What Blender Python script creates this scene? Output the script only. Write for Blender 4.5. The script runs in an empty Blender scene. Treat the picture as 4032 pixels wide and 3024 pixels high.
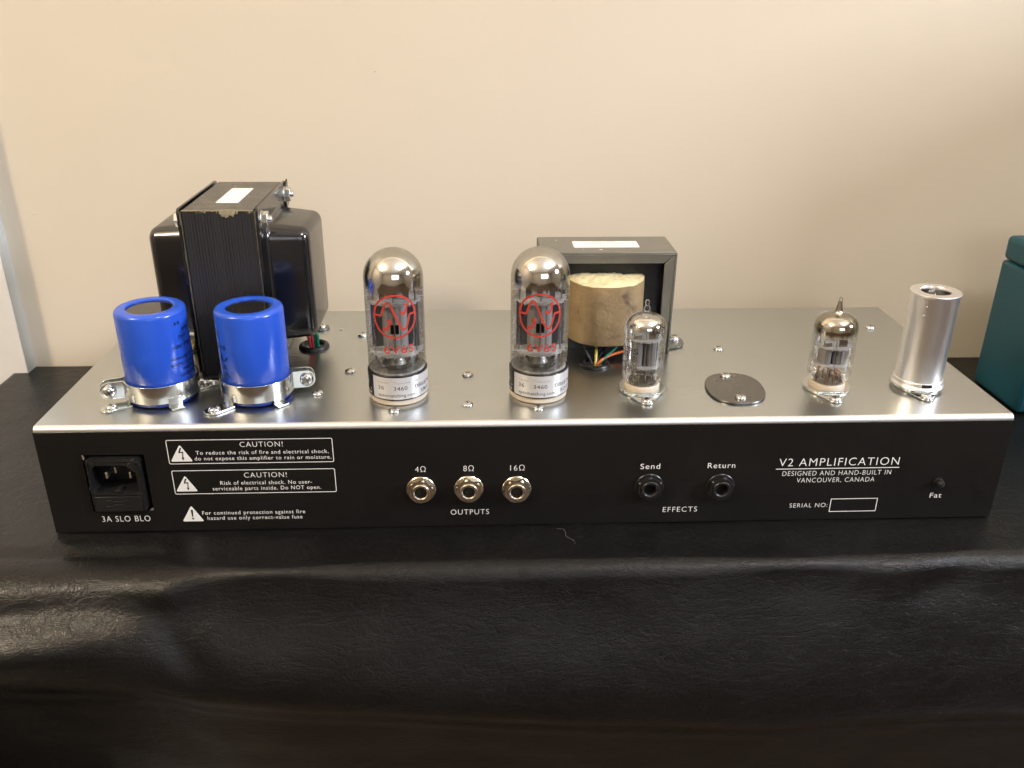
import bpy, math, random
from mathutils import Vector, Matrix, noise
random.seed(7)
R = math.radians
PI = math.pi
scene = bpy.context.scene

# ------------------------------------------------------------ camera, world, lamps, exposure
cam_d = bpy.data.cameras.new('camera')
cam = bpy.data.objects.new('camera', cam_d)
scene.collection.objects.link(cam)
cam.location = (-0.0291, -0.3986, 0.2626)
cam.rotation_euler = (1.148, -0.0063, -0.0411)
cam_d.sensor_width = 4.8
cam_d.lens = 3470.5 / 4032 * 4.8
cam_d.clip_start = 0.01
cam_d.clip_end = 50
cam_d.dof.use_dof = True
cam_d.dof.focus_distance = 0.46
cam_d.dof.aperture_fstop = 4.0
scene.camera = cam

world = bpy.data.worlds.new('World')
scene.world = world
world.use_nodes = True
world.node_tree.nodes['Background'].inputs[0].default_value = (0.50, 0.44, 0.36, 1)
world.node_tree.nodes['Background'].inputs[1].default_value = 0.3


def lamp(name, kind, loc, power, col, size, target=None, size_y=None):
    l = bpy.data.lights.new(name, kind)
    l.energy = power
    l.color = col
    o = bpy.data.objects.new(name, l)
    scene.collection.objects.link(o)
    o.location = loc
    if kind == 'POINT':
        l.shadow_soft_size = size
    else:
        l.size = size
        if size_y:
            l.shape = 'RECTANGLE'
            l.size_y = size_y
    if target:
        o.rotation_euler = (Vector(target) - Vector(loc)).to_track_quat('-Z', 'Y').to_euler()
    return o


lamp('lamp_warm_bulb', 'POINT', (-1.42, -0.95, 1.42), 94, (1.0, 0.83, 0.62), 0.13)
lamp('lamp_ceiling_bulb', 'POINT', (0.86, -0.95, 1.50), 33, (1.0, 0.97, 0.98), 0.13)
lamp('lamp_window_light', 'AREA', (0.7, -2.9, 0.85), 11, (0.88, 0.93, 1.0), 1.5, (0.3, 0, 0.1), 1.0)
lamp('lamp_side_window_light', 'AREA', (2.25, -0.78, 0.98), 63, (0.86, 0.89, 1.0), 0.30, (0.1, 0.1, 0.1), 0.34)

vs = scene.view_settings
scene.display_settings.display_device = 'sRGB'
vs.view_transform = 'Standard'
vs.look = 'None'
vs.gamma = 1
vs.exposure = 0.0
scene.render.engine = 'CYCLES'
scene.cycles.use_denoising = True
scene.cycles.max_bounces = 10
scene.cycles.transparent_max_bounces = 24
scene.cycles.glossy_bounces = 6
scene.cycles.diffuse_bounces = 4
scene.cycles.caustics_reflective = False
scene.cycles.caustics_refractive = False
scene.cycles.sample_clamp_indirect = 6

# ------------------------------------------------------------ materials


class NT:
    def __init__(s, name):
        s.m = bpy.data.materials.new(name)
        s.m.use_nodes = True
        s.t = s.m.node_tree
        s.b = s.t.nodes['Principled BSDF']
        s.out = s.t.nodes['Material Output']

    def n(s, kind, **kw):
        nd = s.t.nodes.new(kind)
        for k, v in kw.items():
            if k in nd.inputs:
                nd.inputs[k].default_value = v
            else:
                setattr(nd, k, v)
        return nd

    def l(s, a, b):
        s.t.links.new(a, b)

    def coord(s, scale=(1, 1, 1), which='Object'):
        c = s.n('ShaderNodeTexCoord')
        mp = s.n('ShaderNodeMapping')
        mp.inputs['Scale'].default_value = scale
        s.l(c.outputs[which], mp.inputs['Vector'])
        return mp.outputs[0]

    def noise(s, vec, scale, detail=4, rough=0.5, dist=0):
        nd = s.n('ShaderNodeTexNoise')
        nd.inputs['Scale'].default_value = scale
        nd.inputs['Detail'].default_value = detail
        nd.inputs['Roughness'].default_value = rough
        nd.inputs['Distortion'].default_value = dist
        s.l(vec, nd.inputs['Vector'])
        return nd.outputs['Fac']

    def ramp(s, fac, stops):
        r = s.n('ShaderNodeValToRGB')
        e = r.color_ramp.elements
        while len(e) < len(stops):
            e.new(0.5)
        for i, (p, c) in enumerate(stops):
            e[i].position = p
            e[i].color = tuple(c) + (1,) if len(c) == 3 else c
        s.l(fac, r.inputs[0])
        return r.outputs[0]

    def rng(s, fac, a, b, lo=0.0, hi=1.0):
        r = s.n('ShaderNodeMapRange')
        r.inputs[1].default_value = lo
        r.inputs[2].default_value = hi
        r.inputs[3].default_value = a
        r.inputs[4].default_value = b
        s.l(fac, r.inputs[0])
        return r.outputs[0]

    def bump(s, h, strength, dist=0.001, prev=None):
        b = s.n('ShaderNodeBump')
        b.inputs['Strength'].default_value = strength
        b.inputs['Distance'].default_value = dist
        s.l(h, b.inputs['Height'])
        if prev:
            s.l(prev, b.inputs['Normal'])
        return b.outputs[0]


def mat(name, col, rough=0.5, metal=0.0, bump=None, var=0.08, rvar=0.06, scale=60, spec=0.5, coat=0.0, aniso=0.0):
    """principled material with a little colour and gloss variation; bump = (scale, strength, distance)"""
    t = NT(name)
    v = t.coord()
    f = t.noise(v, scale, 5, 0.6)
    lo = tuple(max(0, c * (1 - var)) for c in col)
    hi = tuple(min(1, c * (1 + var)) for c in col)
    t.l(t.ramp(f, [(0.3, lo), (0.7, hi)]), t.b.inputs['Base Color'])
    t.l(t.rng(f, max(0.01, rough - rvar), rough + rvar, 0.3, 0.7), t.b.inputs['Roughness'])
    t.b.inputs['Metallic'].default_value = metal
    t.b.inputs['Specular IOR Level'].default_value = spec
    t.b.inputs['Coat Weight'].default_value = coat
    t.b.inputs['Coat Roughness'].default_value = 0.06
    if bump:
        t.l(t.bump(t.noise(v, bump[0], 4, 0.6), bump[1], bump[2]), t.b.inputs['Normal'])
    return t.m


def m_wall():
    t = NT('wall_paint')
    v = t.coord()
    f = t.noise(v, 3, 3, 0.5)
    t.l(t.ramp(f, [(0.3, (0.675, 0.60, 0.475)), (0.7, (0.70, 0.625, 0.50))]), t.b.inputs['Base Color'])
    t.b.inputs['Roughness'].default_value = 0.55
    b1 = t.bump(t.noise(v, 420, 3, 0.6), 0.07, 0.0005)
    b2 = t.bump(t.noise(v, 22, 3, 0.55), 0.05, 0.006, b1)
    t.l(b2, t.b.inputs['Normal'])
    return t.m


def m_vinyl():
    t = NT('black_vinyl')
    v = t.coord()
    base = t.noise(v, 30, 4, 0.6)
    t.l(t.ramp(base, [(0.3, (0.0035, 0.0035, 0.0034)), (0.7, (0.006, 0.006, 0.0058))]), t.b.inputs['Base Color'])
    t.l(t.rng(t.noise(v, 18, 4, 0.6), 0.28, 0.38, 0.3, 0.7), t.b.inputs['Roughness'])
    t.b.inputs['Specular IOR Level'].default_value = 0.34
    vor = t.n('ShaderNodeTexVoronoi')
    vor.feature = 'DISTANCE_TO_EDGE'
    vor.inputs['Scale'].default_value = 620
    nz = t.n('ShaderNodeTexNoise')
    nz.inputs['Scale'].default_value = 160
    t.l(v, nz.inputs['Vector'])
    mx = t.n('ShaderNodeMixRGB')
    mx.blend_type = 'ADD'
    mx.inputs[0].default_value = 0.006
    t.l(v, mx.inputs[1])
    t.l(nz.outputs['Color'], mx.inputs[2])
    t.l(mx.outputs[0], vor.inputs['Vector'])
    cell = t.rng(vor.outputs['Distance'], 0, 1, 0.0, 0.09)
    b1 = t.bump(cell, 0.20, 0.0002)
    # long diagonal creases
    c = t.n('ShaderNodeTexCoord')
    prev = b1
    for ang, sc, st in ((28, 26, 0.55), (-24, 31, 0.45), (8, 22, 0.4)):
        mp = t.n('ShaderNodeMapping')
        mp.inputs['Rotation'].default_value = (0, R(ang), 0)
        mp.inputs['Scale'].default_value = (0.8, 1, 2.4)
        t.l(c.outputs['Object'], mp.inputs['Vector'])
        w = t.n('ShaderNodeTexNoise')
        w.inputs['Scale'].default_value = sc * 1.6
        w.inputs['Detail'].default_value = 6
        w.inputs['Roughness'].default_value = 0.62
        w.inputs['Distortion'].default_value = 0.6
        t.l(mp.outputs[0], w.inputs['Vector'])
        # ridged: |n - 0.5| close to zero gives a narrow crease
        a = t.n('ShaderNodeMath', operation='SUBTRACT')
        t.l(w.outputs['Fac'], a.inputs[0])
        a.inputs[1].default_value = 0.5
        ab = t.n('ShaderNodeMath', operation='ABSOLUTE')
        t.l(a.outputs[0], ab.inputs[0])
        rr = t.rng(ab.outputs[0], 0, 1, 0.0, 0.035)
        prev = t.bump(rr, st * 0.36, 0.0005, prev)
    b3 = t.bump(t.noise(v, 45, 4, 0.6), 0.35, 0.0016, prev)
    t.l(b3, t.b.inputs['Normal'])
    return t.m


def m_brushed(name, col, rough, stretch=(4, 260, 260), strength=0.12, var=0.06, metal=1.0, smudge=0.08, dist=0.0002):
    t = NT(name)
    v = t.coord(stretch)
    f = t.noise(v, 10, 5, 0.65)
    sm = t.noise(t.coord(), 14, 5, 0.6)
    t.l(t.ramp(f, [(0.25, tuple(c * (1 - var) for c in col)), (0.75, tuple(min(1, c * (1 + var)) for c in col))]), t.b.inputs['Base Color'])
    ad = t.n('ShaderNodeMath', operation='ADD')
    t.l(t.rng(f, -0.03, 0.03), ad.inputs[0])
    t.l(t.rng(sm, rough - smudge, rough + smudge, 0.3, 0.7), ad.inputs[1])
    t.l(ad.outputs[0], t.b.inputs['Roughness'])
    t.b.inputs['Metallic'].default_value = metal
    t.l(t.bump(f, strength, dist), t.b.inputs['Normal'])
    return t.m


def m_glass(name, tint=(0.985, 0.985, 0.97), edge=(0.62, 0.61, 0.56)):
    """thin blown glass: clear through the middle, darker where one looks along the wall, mirror-like reflections by Fresnel"""
    t = NT(name)
    t.t.nodes.remove(t.b)
    lw = t.n('ShaderNodeLayerWeight')
    lw.inputs[0].default_value = 0.22
    col = t.ramp(lw.outputs['Facing'], [(0.0, tint), (0.75, tint), (0.99, edge)])
    tr = t.n('ShaderNodeBsdfTransparent')
    t.l(col, tr.inputs[0])
    gl = t.n('ShaderNodeBsdfGlossy')
    gl.inputs['Roughness'].default_value = 0.02
    gl.inputs['Color'].default_value = (0.95, 0.95, 0.95, 1)
    fr = t.n('ShaderNodeFresnel')
    fr.inputs[0].default_value = 1.5
    fm = t.rng(fr.outputs[0], 0.0, 0.75, 0.0, 1.0)
    mx = t.n('ShaderNodeMixShader')
    t.l(fm, mx.inputs[0])
    t.l(tr.outputs[0], mx.inputs[1])
    t.l(gl.outputs[0], mx.inputs[2])
    t.l(mx.outputs[0], t.out.inputs[0])
    return t.m


def m_getter(name, z_low, z_high, col=(0.90, 0.885, 0.85)):
    """mirror-like metal film, thinning out unevenly towards its lower edge"""
    t = NT(name)
    t.b.inputs['Base Color'].default_value = col + (1,)
    t.b.inputs['Metallic'].default_value = 1
    t.b.inputs['Roughness'].default_value = 0.06
    c = t.n('ShaderNodeTexCoord')
    s = t.n('ShaderNodeSeparateXYZ')
    t.l(c.outputs['Object'], s.inputs[0])
    nz = t.noise(t.coord((1, 1, 0.4)), 160, 3, 0.5)
    off = t.rng(nz, -0.0013, 0.0013, 0.3, 0.7)
    ad = t.n('ShaderNodeMath', operation='ADD')
    t.l(s.outputs[2], ad.inputs[0])
    t.l(off, ad.inputs[1])
    r = t.n('ShaderNodeMapRange', interpolation_type='SMOOTHSTEP')
    r.inputs[1].default_value = z_low
    r.inputs[2].default_value = z_high
    t.l(ad.outputs[0], r.inputs[0])
    t.l(r.outputs[0], t.b.inputs['Alpha'])
    t.l(t.bump(t.noise(t.coord(), 90, 2, 0.5), 0.06, 0.002), t.b.inputs['Normal'])
    return t.m


def m_lam():
    """black varnished sheet edges with varnish flaked off near the top and the corners"""
    t = NT('varnished_lamination')
    c = t.n('ShaderNodeTexCoord')
    s = t.n('ShaderNodeSeparateXYZ')
    t.l(c.outputs['Object'], s.inputs[0])
    nz = t.noise(t.coord((1, 1, 0.5)), 230, 5, 0.65)
    top = t.rng(s.outputs[2], 0, 1, 0.1500, 0.1562)
    mul = t.n('ShaderNodeMath', operation='MULTIPLY')
    t.l(top, mul.inputs[0])
    t.l(t.rng(nz, 0.2, 1.15, 0.35, 0.65), mul.inputs[1])
    col = t.ramp(mul.outputs[0], [(0.0, (0.034, 0.034, 0.037)), (0.55, (0.04, 0.037, 0.032)), (0.9, (0.20, 0.18, 0.13))])
    t.l(col, t.b.inputs['Base Color'])
    t.b.inputs['Roughness'].default_value = 0.42
    t.b.inputs['Metallic'].default_value = 0.2
    t.l(t.bump(t.noise(t.coord((3, 1, 0.2)), 500, 3, 0.5), 0.25, 0.0002), t.b.inputs['Normal'])
    return t.m


def m_kraft():
    t = NT('kraft_paper')
    v = t.coord()
    big = t.noise(v, 60, 4, 0.6, 0.4)
    fib = t.noise(t.coord((1, 1, 2.2)), 330, 5, 0.7, 1.0)
    col = t.ramp(big, [(0.30, (0.13, 0.092, 0.052)), (0.40, (0.31, 0.225, 0.120)), (0.58, (0.38, 0.275, 0.145)), (0.75, (0.45, 0.34, 0.195))])
    mx = t.n('ShaderNodeMixRGB')
    mx.blend_type = 'MULTIPLY'
    mx.inputs[0].default_value = 0.6
    t.l(col, mx.inputs[1])
    t.l(t.ramp(fib, [(0.3, (0.65, 0.62, 0.58)), (0.7, (1, 1, 1))]), mx.inputs[2])
    t.l(mx.outputs[0], t.b.inputs['Base Color'])
    t.b.inputs['Roughness'].default_value = 0.5
    t.l(t.bump(t.noise(v, 130, 4, 0.6, 0.8), 0.5, 0.0012, t.bump(fib, 0.45, 0.0004)), t.b.inputs['Normal'])
    return t.m


def m_mica():
    t = NT('mica')
    t.b.inputs['Base Color'].default_value = (0.80, 0.79, 0.78, 1)
    t.b.inputs['Roughness'].default_value = 0.35
    t.l(t.rng(t.noise(t.coord(), 400, 4, 0.6), 0.45, 0.85, 0.3, 0.7), t.b.inputs['Alpha'])
    return t.m


M = dict(
    wall=m_wall(), vinyl=m_vinyl(),
    white_paint=mat('white_trim_paint', (0.90, 0.90, 0.88), 0.4, bump=(90, 0.1, 0.001), var=0.02),
    trim_edge=mat('door_trim_side_shade', (0.50, 0.52, 0.50), 0.5, var=0.04),  # side face of the white trim, its shade put into the grey
    ceiling=mat('ceiling_paint', (0.74, 0.71, 0.66), 0.8, var=0.03),
    floor=mat('dark_wood_floor', (0.06, 0.036, 0.020), 0.35, var=0.25, scale=8),
    side_wall=mat('room_wall_paint', (0.30, 0.27, 0.235), 0.7, var=0.05, scale=4),
    teal=mat('teal_vinyl', (0.007, 0.070, 0.100), 0.48, bump=(700, 0.3, 0.0004), var=0.15, scale=40),
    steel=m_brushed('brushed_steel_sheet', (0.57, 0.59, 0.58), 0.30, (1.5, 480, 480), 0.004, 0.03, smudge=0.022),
    lip=m_brushed('steel_edge_highlight', (0.93, 0.92, 0.90), 0.42, (3, 330, 330), 0.10, 0.03, smudge=0.04),  # same sheet as the deck; highlight on the bend put into a paler colour
    plate=m_brushed('grey_steel_plate', (0.21, 0.205, 0.195), 0.30, (60, 60, 60), 0.1, 0.08),
    panel=mat('black_satin_panel', (0.0065, 0.006, 0.0055), 0.40, bump=(900, 0.25, 0.0002), var=0.1, rvar=0.04, scale=20, spec=0.35),
    ink=mat('white_screen_print', (0.80, 0.80, 0.78), 0.55, var=0.04, scale=500),
    blackplastic=mat('black_plastic', (0.012, 0.012, 0.012), 0.32, var=0.1, bump=(800, 0.1, 0.0002)),
    void=mat('dark_interior', (0.004, 0.004, 0.004), 0.8, var=0.0),
    rubber=mat('black_rubber', (0.014, 0.014, 0.014), 0.38, bump=(300, 0.3, 0.0004)),
    zinc=mat('zinc_plated_steel', (0.74, 0.76, 0.74), 0.17, 1.0, bump=(260, 0.12, 0.0005), rvar=0.08, var=0.05),
    screw=mat('plated_screw', (0.72, 0.73, 0.72), 0.18, 1.0, bump=(500, 0.15, 0.0003), var=0.06),
    nickel=mat('nickel_plated_brass', (0.70, 0.64, 0.52), 0.22, 1.0, bump=(600, 0.15, 0.0002), var=0.06),
    pin=mat('bright_contact_metal', (0.85, 0.80, 0.68), 0.35, 1.0, var=0.04),
    blue=mat('blue_plastic_sleeve', (0.020, 0.088, 0.56), 0.24, var=0.05, rvar=0.04, bump=(70, 0.08, 0.001), spec=0.55),
    capink=mat('dark_sleeve_print', (0.002, 0.003, 0.012), 0.45, var=0.0),
    bakelite=mat('black_gloss_disc', (0.010, 0.009, 0.008), 0.07, var=0.1, rvar=0.02, spec=0.9),
    enamel=mat('black_gloss_enamel', (0.007, 0.007, 0.008), 0.17, bump=(55, 0.07, 0.001), var=0.15, rvar=0.04, spec=1.0),
    laminat=m_lam(),
    lamtop=mat('varnished_core_top', (0.050, 0.046, 0.037), 0.30, 0.1, bump=(120, 0.25, 0.0006), var=0.25, rvar=0.07),
    barelam=mat('bare_sheet_edge', (0.26, 0.24, 0.19), 0.40, 0.8, var=0.3, scale=300),
    flake=mat('yellow_varnish_flake', (0.30, 0.265, 0.165), 0.5, var=0.3, scale=600, bump=(900, 0.5, 0.0004)),
    channel=mat('grey_painted_channel', (0.20, 0.195, 0.165), 0.36, 0.5, bump=(180, 0.2, 0.0004), var=0.12, rvar=0.07),
    core=mat('dark_core_iron', (0.012, 0.013, 0.016), 0.35, bump=(150, 0.6, 0.001), var=0.4),
    kraft=m_kraft(),
    cream=mat('cream_tape_wrap', (0.74, 0.66, 0.40), 0.55, bump=(260, 0.9, 0.0012), var=0.16, scale=180),
    sticker=mat('white_paper_label', (0.83, 0.83, 0.80), 0.6, var=0.02, scale=300),
    fadeink=mat('faded_label_print', (0.42, 0.42, 0.50), 0.6, var=0.2, scale=900),
    glass=m_glass('clear_tube_glass'),
    glass2=m_glass('clear_stem_glass', (0.86, 0.86, 0.84), (0.40, 0.40, 0.38)),
    red=mat('red_glass_print', (0.46, 0.045, 0.030), 0.55, var=0.18, scale=900),
    greyink=mat('grey_glass_print', (0.055, 0.055, 0.050), 0.6, var=0.1),
    labelink=mat('dark_label_print', (0.10, 0.10, 0.11), 0.6, var=0.1),
    lightink=mat('light_grey_label_print', (0.40, 0.39, 0.38), 0.6, var=0.1),
    label=mat('silver_white_label', (0.72, 0.72, 0.72), 0.34, 0.35, var=0.03, rvar=0.03),
    blacklabel=mat('black_label', (0.008, 0.008, 0.008), 0.3, var=0.0),
    basemat=mat('black_phenolic_base', (0.010, 0.010, 0.010), 0.28, var=0.0),
    ceramic=mat('cream_ceramic', (0.66, 0.58, 0.46), 0.45, var=0.05, scale=200),
    anode=mat('grey_anode_metal', (0.36, 0.35, 0.35), 0.50, 0.3, bump=(300, 0.25, 0.0004), var=0.12),
    anodedark=mat('dark_anode_metal', (0.12, 0.125, 0.14), 0.45, 0.3, bump=(300, 0.25, 0.0004), var=0.15),
    wirem=mat('bare_lead_wire', (0.42, 0.36, 0.30), 0.3, 1.0, var=0.15, scale=300),
    copper=mat('copper_lead', (0.55, 0.25, 0.16), 0.3, 0.9, var=0.1),
    mica=m_mica(),
    press=mat('cloudy_glass_press', (0.60, 0.59, 0.57), 0.12, bump=(300, 0.6, 0.001), var=0.35, scale=260, spec=1.0),
    alu=m_brushed('spun_aluminium', (0.97, 0.97, 0.97), 0.33, (400, 400, 14), 0.22, 0.05, smudge=0.07, dist=0.0003),
    aluface=m_brushed('turned_aluminium_rim', (0.86, 0.85, 0.83), 0.34, (60, 60, 60), 0.1, 0.04, smudge=0.05),
    w_black=mat('black_wire_sleeve', (0.012, 0.012, 0.016), 0.35, var=0.1),
    w_yellow=mat('yellow_wire_sleeve', (0.62, 0.50, 0.09), 0.38, var=0.1),
    w_orange=mat('orange_wire_sleeve', (0.80, 0.17, 0.035), 0.38, var=0.1),
    w_green=mat('green_wire_sleeve', (0.008, 0.22, 0.13), 0.38, var=0.1),
    w_red=mat('red_wire_sleeve', (0.50, 0.055, 0.06), 0.38, var=0.1),
    lint=mat('pale_lint', (0.20, 0.20, 0.19), 0.7, var=0.0),
)

# ------------------------------------------------------------ mesh helpers


class MB:
    def __init__(s):
        s.v = []
        s.f = []
        s.mi = []
        s.k = 0

    def mat(s, k):
        s.k = k
        return s

    def add(s, vs, fs):
        o = len(s.v)
        s.v += [tuple(p) for p in vs]
        s.f += [tuple(i + o for i in f) for f in fs]
        s.mi += [s.k] * len(fs)
        return s

    def box(s, a, b):
        x0, y0, z0 = a
        x1, y1, z1 = b
        return s.add([(x0, y0, z0), (x1, y0, z0), (x1, y1, z0), (x0, y1, z0), (x0, y0, z1), (x1, y0, z1), (x1, y1, z1), (x0, y1, z1)],
                     [(0, 3, 2, 1), (4, 5, 6, 7), (0, 1, 5, 4), (1, 2, 6, 5), (2, 3, 7, 6), (3, 0, 4, 7)])

    def lathe(s, prof, c=(0, 0, 0), n=48, axis='z', a0=0.0, a1=2 * PI, close=True):
        """prof = [(r, h)...] turned about an axis through c"""
        full = abs(a1 - a0 - 2 * PI) < 1e-6
        m = n if full else n + 1
        vs = []
        for r, h in prof:
            for i in range(m):
                t = a0 + (a1 - a0) * i / n
                x, y = r * math.cos(t), r * math.sin(t)
                p = {'z': (x, y, h), 'y': (x, -h, y), 'x': (h, x, y)}[axis]
                vs.append((c[0] + p[0], c[1] + p[1], c[2] + p[2]))
        fs = []
        for j in range(len(prof) - 1):
            for i in range(n if full else n):
                a = j * m + i
                b = j * m + (i + 1) % m
                fs.append((a, b, b + m, a + m))
        return s.add(vs, fs)

    def disc(s, r, h, c=(0, 0, 0), n=48, axis='z'):
        return s.lathe([(1e-6, h), (r, h)], c, n, axis)

    def prism(s, pts, z0, z1, axis='z', c=(0, 0, 0)):
        """polygon pts (2D) extruded; axis z: pts=(x,y); y: pts=(x,z) ; x: pts=(y,z)"""
        def tr(p, h):
            q = {'z': (p[0], p[1], h), 'y': (p[0], h, p[1]), 'x': (h, p[0], p[1])}[axis]
            return (q[0] + c[0], q[1] + c[1], q[2] + c[2])
        n = len(pts)
        vs = [tr(p, z0) for p in pts] + [tr(p, z1) for p in pts]
        fs = [tuple(range(n - 1, -1, -1)), tuple(range(n, 2 * n))] + [(i, (i + 1) % n, n + (i + 1) % n, n + i) for i in range(n)]
        return s.add(vs, fs)

    def tube(s, path, r, n=10, caps=True):
        path = [Vector(p) for p in path]
        vs = []
        up = Vector((0, 0, 1))
        pn = None
        for i, p in enumerate(path):
            d = (path[min(i + 1, len(path) - 1)] - path[max(i - 1, 0)]).normalized()
            if pn is None:
                a = d.cross(up)
                if a.length < 0.1:
                    a = d.cross(Vector((0, 1, 0)))
                pn = a.normalized()
            pn = (pn - d * pn.dot(d)).normalized()
            bn = d.cross(pn)
            rr = r[i] if isinstance(r, (list, tuple)) else r
            for k in range(n):
                t = 2 * PI * k / n
                vs.append(p + pn * (rr * math.cos(t)) + bn * (rr * math.sin(t)))
        fs = []
        for j in range(len(path) - 1):
            for k in range(n):
                a = j * n + k
                b = j * n + (k + 1) % n
                fs.append((a, b, b + n, a + n))
        if caps:
            fs.append(tuple(range(n - 1, -1, -1)))
            fs.append(tuple(range(len(vs) - n, len(vs))))
        return s.add(vs, fs)

    def tor(s, R_, r, c, n=40, m=12, axis='z', sx=1.0):
        vs, fs = [], []
        for i in range(n):
            t = 2 * PI * i / n
            for j in range(m):
                p = 2 * PI * j / m
                q = (R_ + r * math.cos(p))
                x, y, z = q * math.cos(t), q * math.sin(t) * sx, r * math.sin(p)
                if axis == 'y':
                    x, y, z = x, z, y
                vs.append((c[0] + x, c[1] + y, c[2] + z))
                fs.append((i * m + j, ((i + 1) % n) * m + j, ((i + 1) % n) * m + (j + 1) % m, i * m + (j + 1) % m))
        return s.add(vs, fs)

    def xf(s, mtx, start=0):
        s.v[start:] = [tuple(mtx @ Vector(p)) for p in s.v[start:]]
        return s

    def mesh(s, name, mats, angle=35):
        me = bpy.data.meshes.new(name)
        me.from_pydata(s.v, [], s.f)
        for m_ in (mats if isinstance(mats, (list, tuple)) else [mats]):
            me.materials.append(m_)
        if len(me.materials) > 1:
            me.polygons.foreach_set('material_index', s.mi)
        import bmesh
        bm = bmesh.new()
        bm.from_mesh(me)
        bmesh.ops.remove_doubles(bm, verts=bm.verts, dist=2e-7)
        bmesh.ops.recalc_face_normals(bm, faces=bm.faces)
        bm.to_mesh(me)
        bm.free()
        me.shade_smooth()
        me.set_sharp_from_angle(angle=R(angle))
        me.update()
        return me

    def build(s, name, mats, parent=None, angle=35, bevel=None, loc=None):
        o = bpy.data.objects.new(name, s.mesh(name, mats, angle))
        scene.collection.objects.link(o)
        if parent:
            o.parent = parent
        if loc:
            o.location = loc
        if bevel:
            b = o.modifiers.new('bevel', 'BEVEL')
            b.width = bevel
            b.segments = 3
            b.limit_method = 'ANGLE'
            b.angle_limit = R(40)
            b.harden_normals = False
        return o


def empty(name, loc=(0, 0, 0)):
    o = bpy.data.objects.new(name, None)
    o.empty_display_size = 0.01
    scene.collection.objects.link(o)
    o.location = loc
    return o


def tag(o, label=None, cat=None, group=None, kind=None):
    for k, v in (('label', label), ('category', cat), ('group', group), ('kind', kind)):
        if v:
            o[k] = v
    return o


def copy_to(o, parent, loc):
    c = o.copy()
    scene.collection.objects.link(c)
    c.parent = parent
    c.location = loc
    for ch in o.children:
        d = ch.copy()
        scene.collection.objects.link(d)
        d.parent = c
    return c


_caph = None


def text2d(s, bold=0.0, spacing=1.0):
    global _caph

    def raw(t, b):
        cu = bpy.data.curves.new('t', 'FONT')
        cu.body = t
        cu.size = 1
        cu.offset = b
        cu.resolution_u = 4
        cu.space_character = spacing
        ob = bpy.data.objects.new('t', cu)
        scene.collection.objects.link(ob)
        dg = bpy.context.evaluated_depsgraph_get()
        me = bpy.data.meshes.new_from_object(ob.evaluated_get(dg))
        vs = [(v.co.x, v.co.y) for v in me.vertices]
        fs = [tuple(p.vertices) for p in me.polygons]
        bpy.data.objects.remove(ob)
        bpy.data.curves.remove(cu)
        bpy.data.meshes.remove(me)
        return vs, fs
    if _caph is None:
        _caph = max(v[1] for v in raw('H', 0)[0])
    vs, fs = raw(s, bold)
    return vs, fs


def text_mb(s, x0, x1, h, bold=0.006, spacing=1.0, shear=0.0):
    vs, fs = text2d(s, bold, spacing)
    a = min(v[0] for v in vs)
    b = max(v[0] for v in vs)
    k = h / _caph
    kx = (x1 - x0) / (b - a)
    return [(x0 + (v[0] - a) * kx + shear * v[1] * k, v[1] * k) for v in vs], fs


def flat_text(s, x0, x1, z, h, y, parent, m='ink', bold=0.012, spacing=1.08, name='lettering'):
    vs, fs = text_mb(s, x0, x1, h, bold, spacing)
    mb = MB()
    mb.add([(v[0], y, z + v[1]) for v in vs], fs)
    return mb.build(name, M[m], parent)


def wrap(vs, c, r, a_mid=0.0):
    """(arc length u, z) wrapped on a vertical cylinder; angle 0 faces -y, positive turns towards +x"""
    out = []
    for u, z in vs:
        t = u / r + a_mid
        out.append((c[0] + r * math.sin(t), c[1] - r * math.cos(t), z))
    return out


def curved_text(s, a0, a1, z, h, c, r, parent, m, bold=0.01, flip=False, name='lettering', spacing=1.05):
    """text between angles a0..a1 (degrees)"""
    u0, u1 = R(a0) * r, R(a1) * r
    vs, fs = text_mb(s, u0, u1, h, bold, spacing)
    if flip:
        vs = [(u0 + u1 - v[0], h - v[1]) for v in vs]
    mb = MB()
    mb.add(wrap([(v[0], z + v[1]) for v in vs], c, r), fs)
    return mb.build(name, M[m], parent)


def stroke2d(pts, w):
    """ribbon with the given width along 2D pts"""
    L, Rr = [], []
    n = len(pts)
    for i in range(n):
        ax, ay = pts[max(i - 1, 0)]
        bx, by = pts[min(i + 1, n - 1)]
        dx, dy = bx - ax, by - ay
        q = math.hypot(dx, dy) or 1
        nx, ny = -dy / q * w / 2, dx / q * w / 2
        L.append((pts[i][0] + nx, pts[i][1] + ny))
        Rr.append((pts[i][0] - nx, pts[i][1] - ny))
    return L + Rr, [(i, i + 1, n + i + 1, n + i) for i in range(n - 1)]


def smooth(pts, sub=6):
    out = []
    n = len(pts)
    for i in range(n - 1):
        p0, p1, p2, p3 = pts[max(i - 1, 0)], pts[i], pts[i + 1], pts[min(i + 2, n - 1)]
        for k in range(sub):
            t = k / sub
            out.append(tuple(0.5 * (2 * b + (c - a) * t + (2 * a - 5 * b + 4 * c - d) * t * t + (3 * b - a - 3 * c + d) * t ** 3)
                             for a, b, c, d in zip(p0, p1, p2, p3)))
    out.append(tuple(pts[-1]))
    return out


def rrect(x0, x1, z0, z1, r, n=6):
    pts = []
    for cx, cz, a in ((x1 - r, z1 - r, 0), (x0 + r, z1 - r, 90), (x0 + r, z0 + r, 180), (x1 - r, z0 + r, 270)):
        for i in range(n + 1):
            t = R(a + 90 * i / n)
            pts.append((cx + r * math.cos(t), cz + r * math.sin(t)))
    return pts


H = 0.0617      # chassis top
D = 0.1707      # chassis depth
HW = 0.25       # half width
WALL_Y = 0.228

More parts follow.
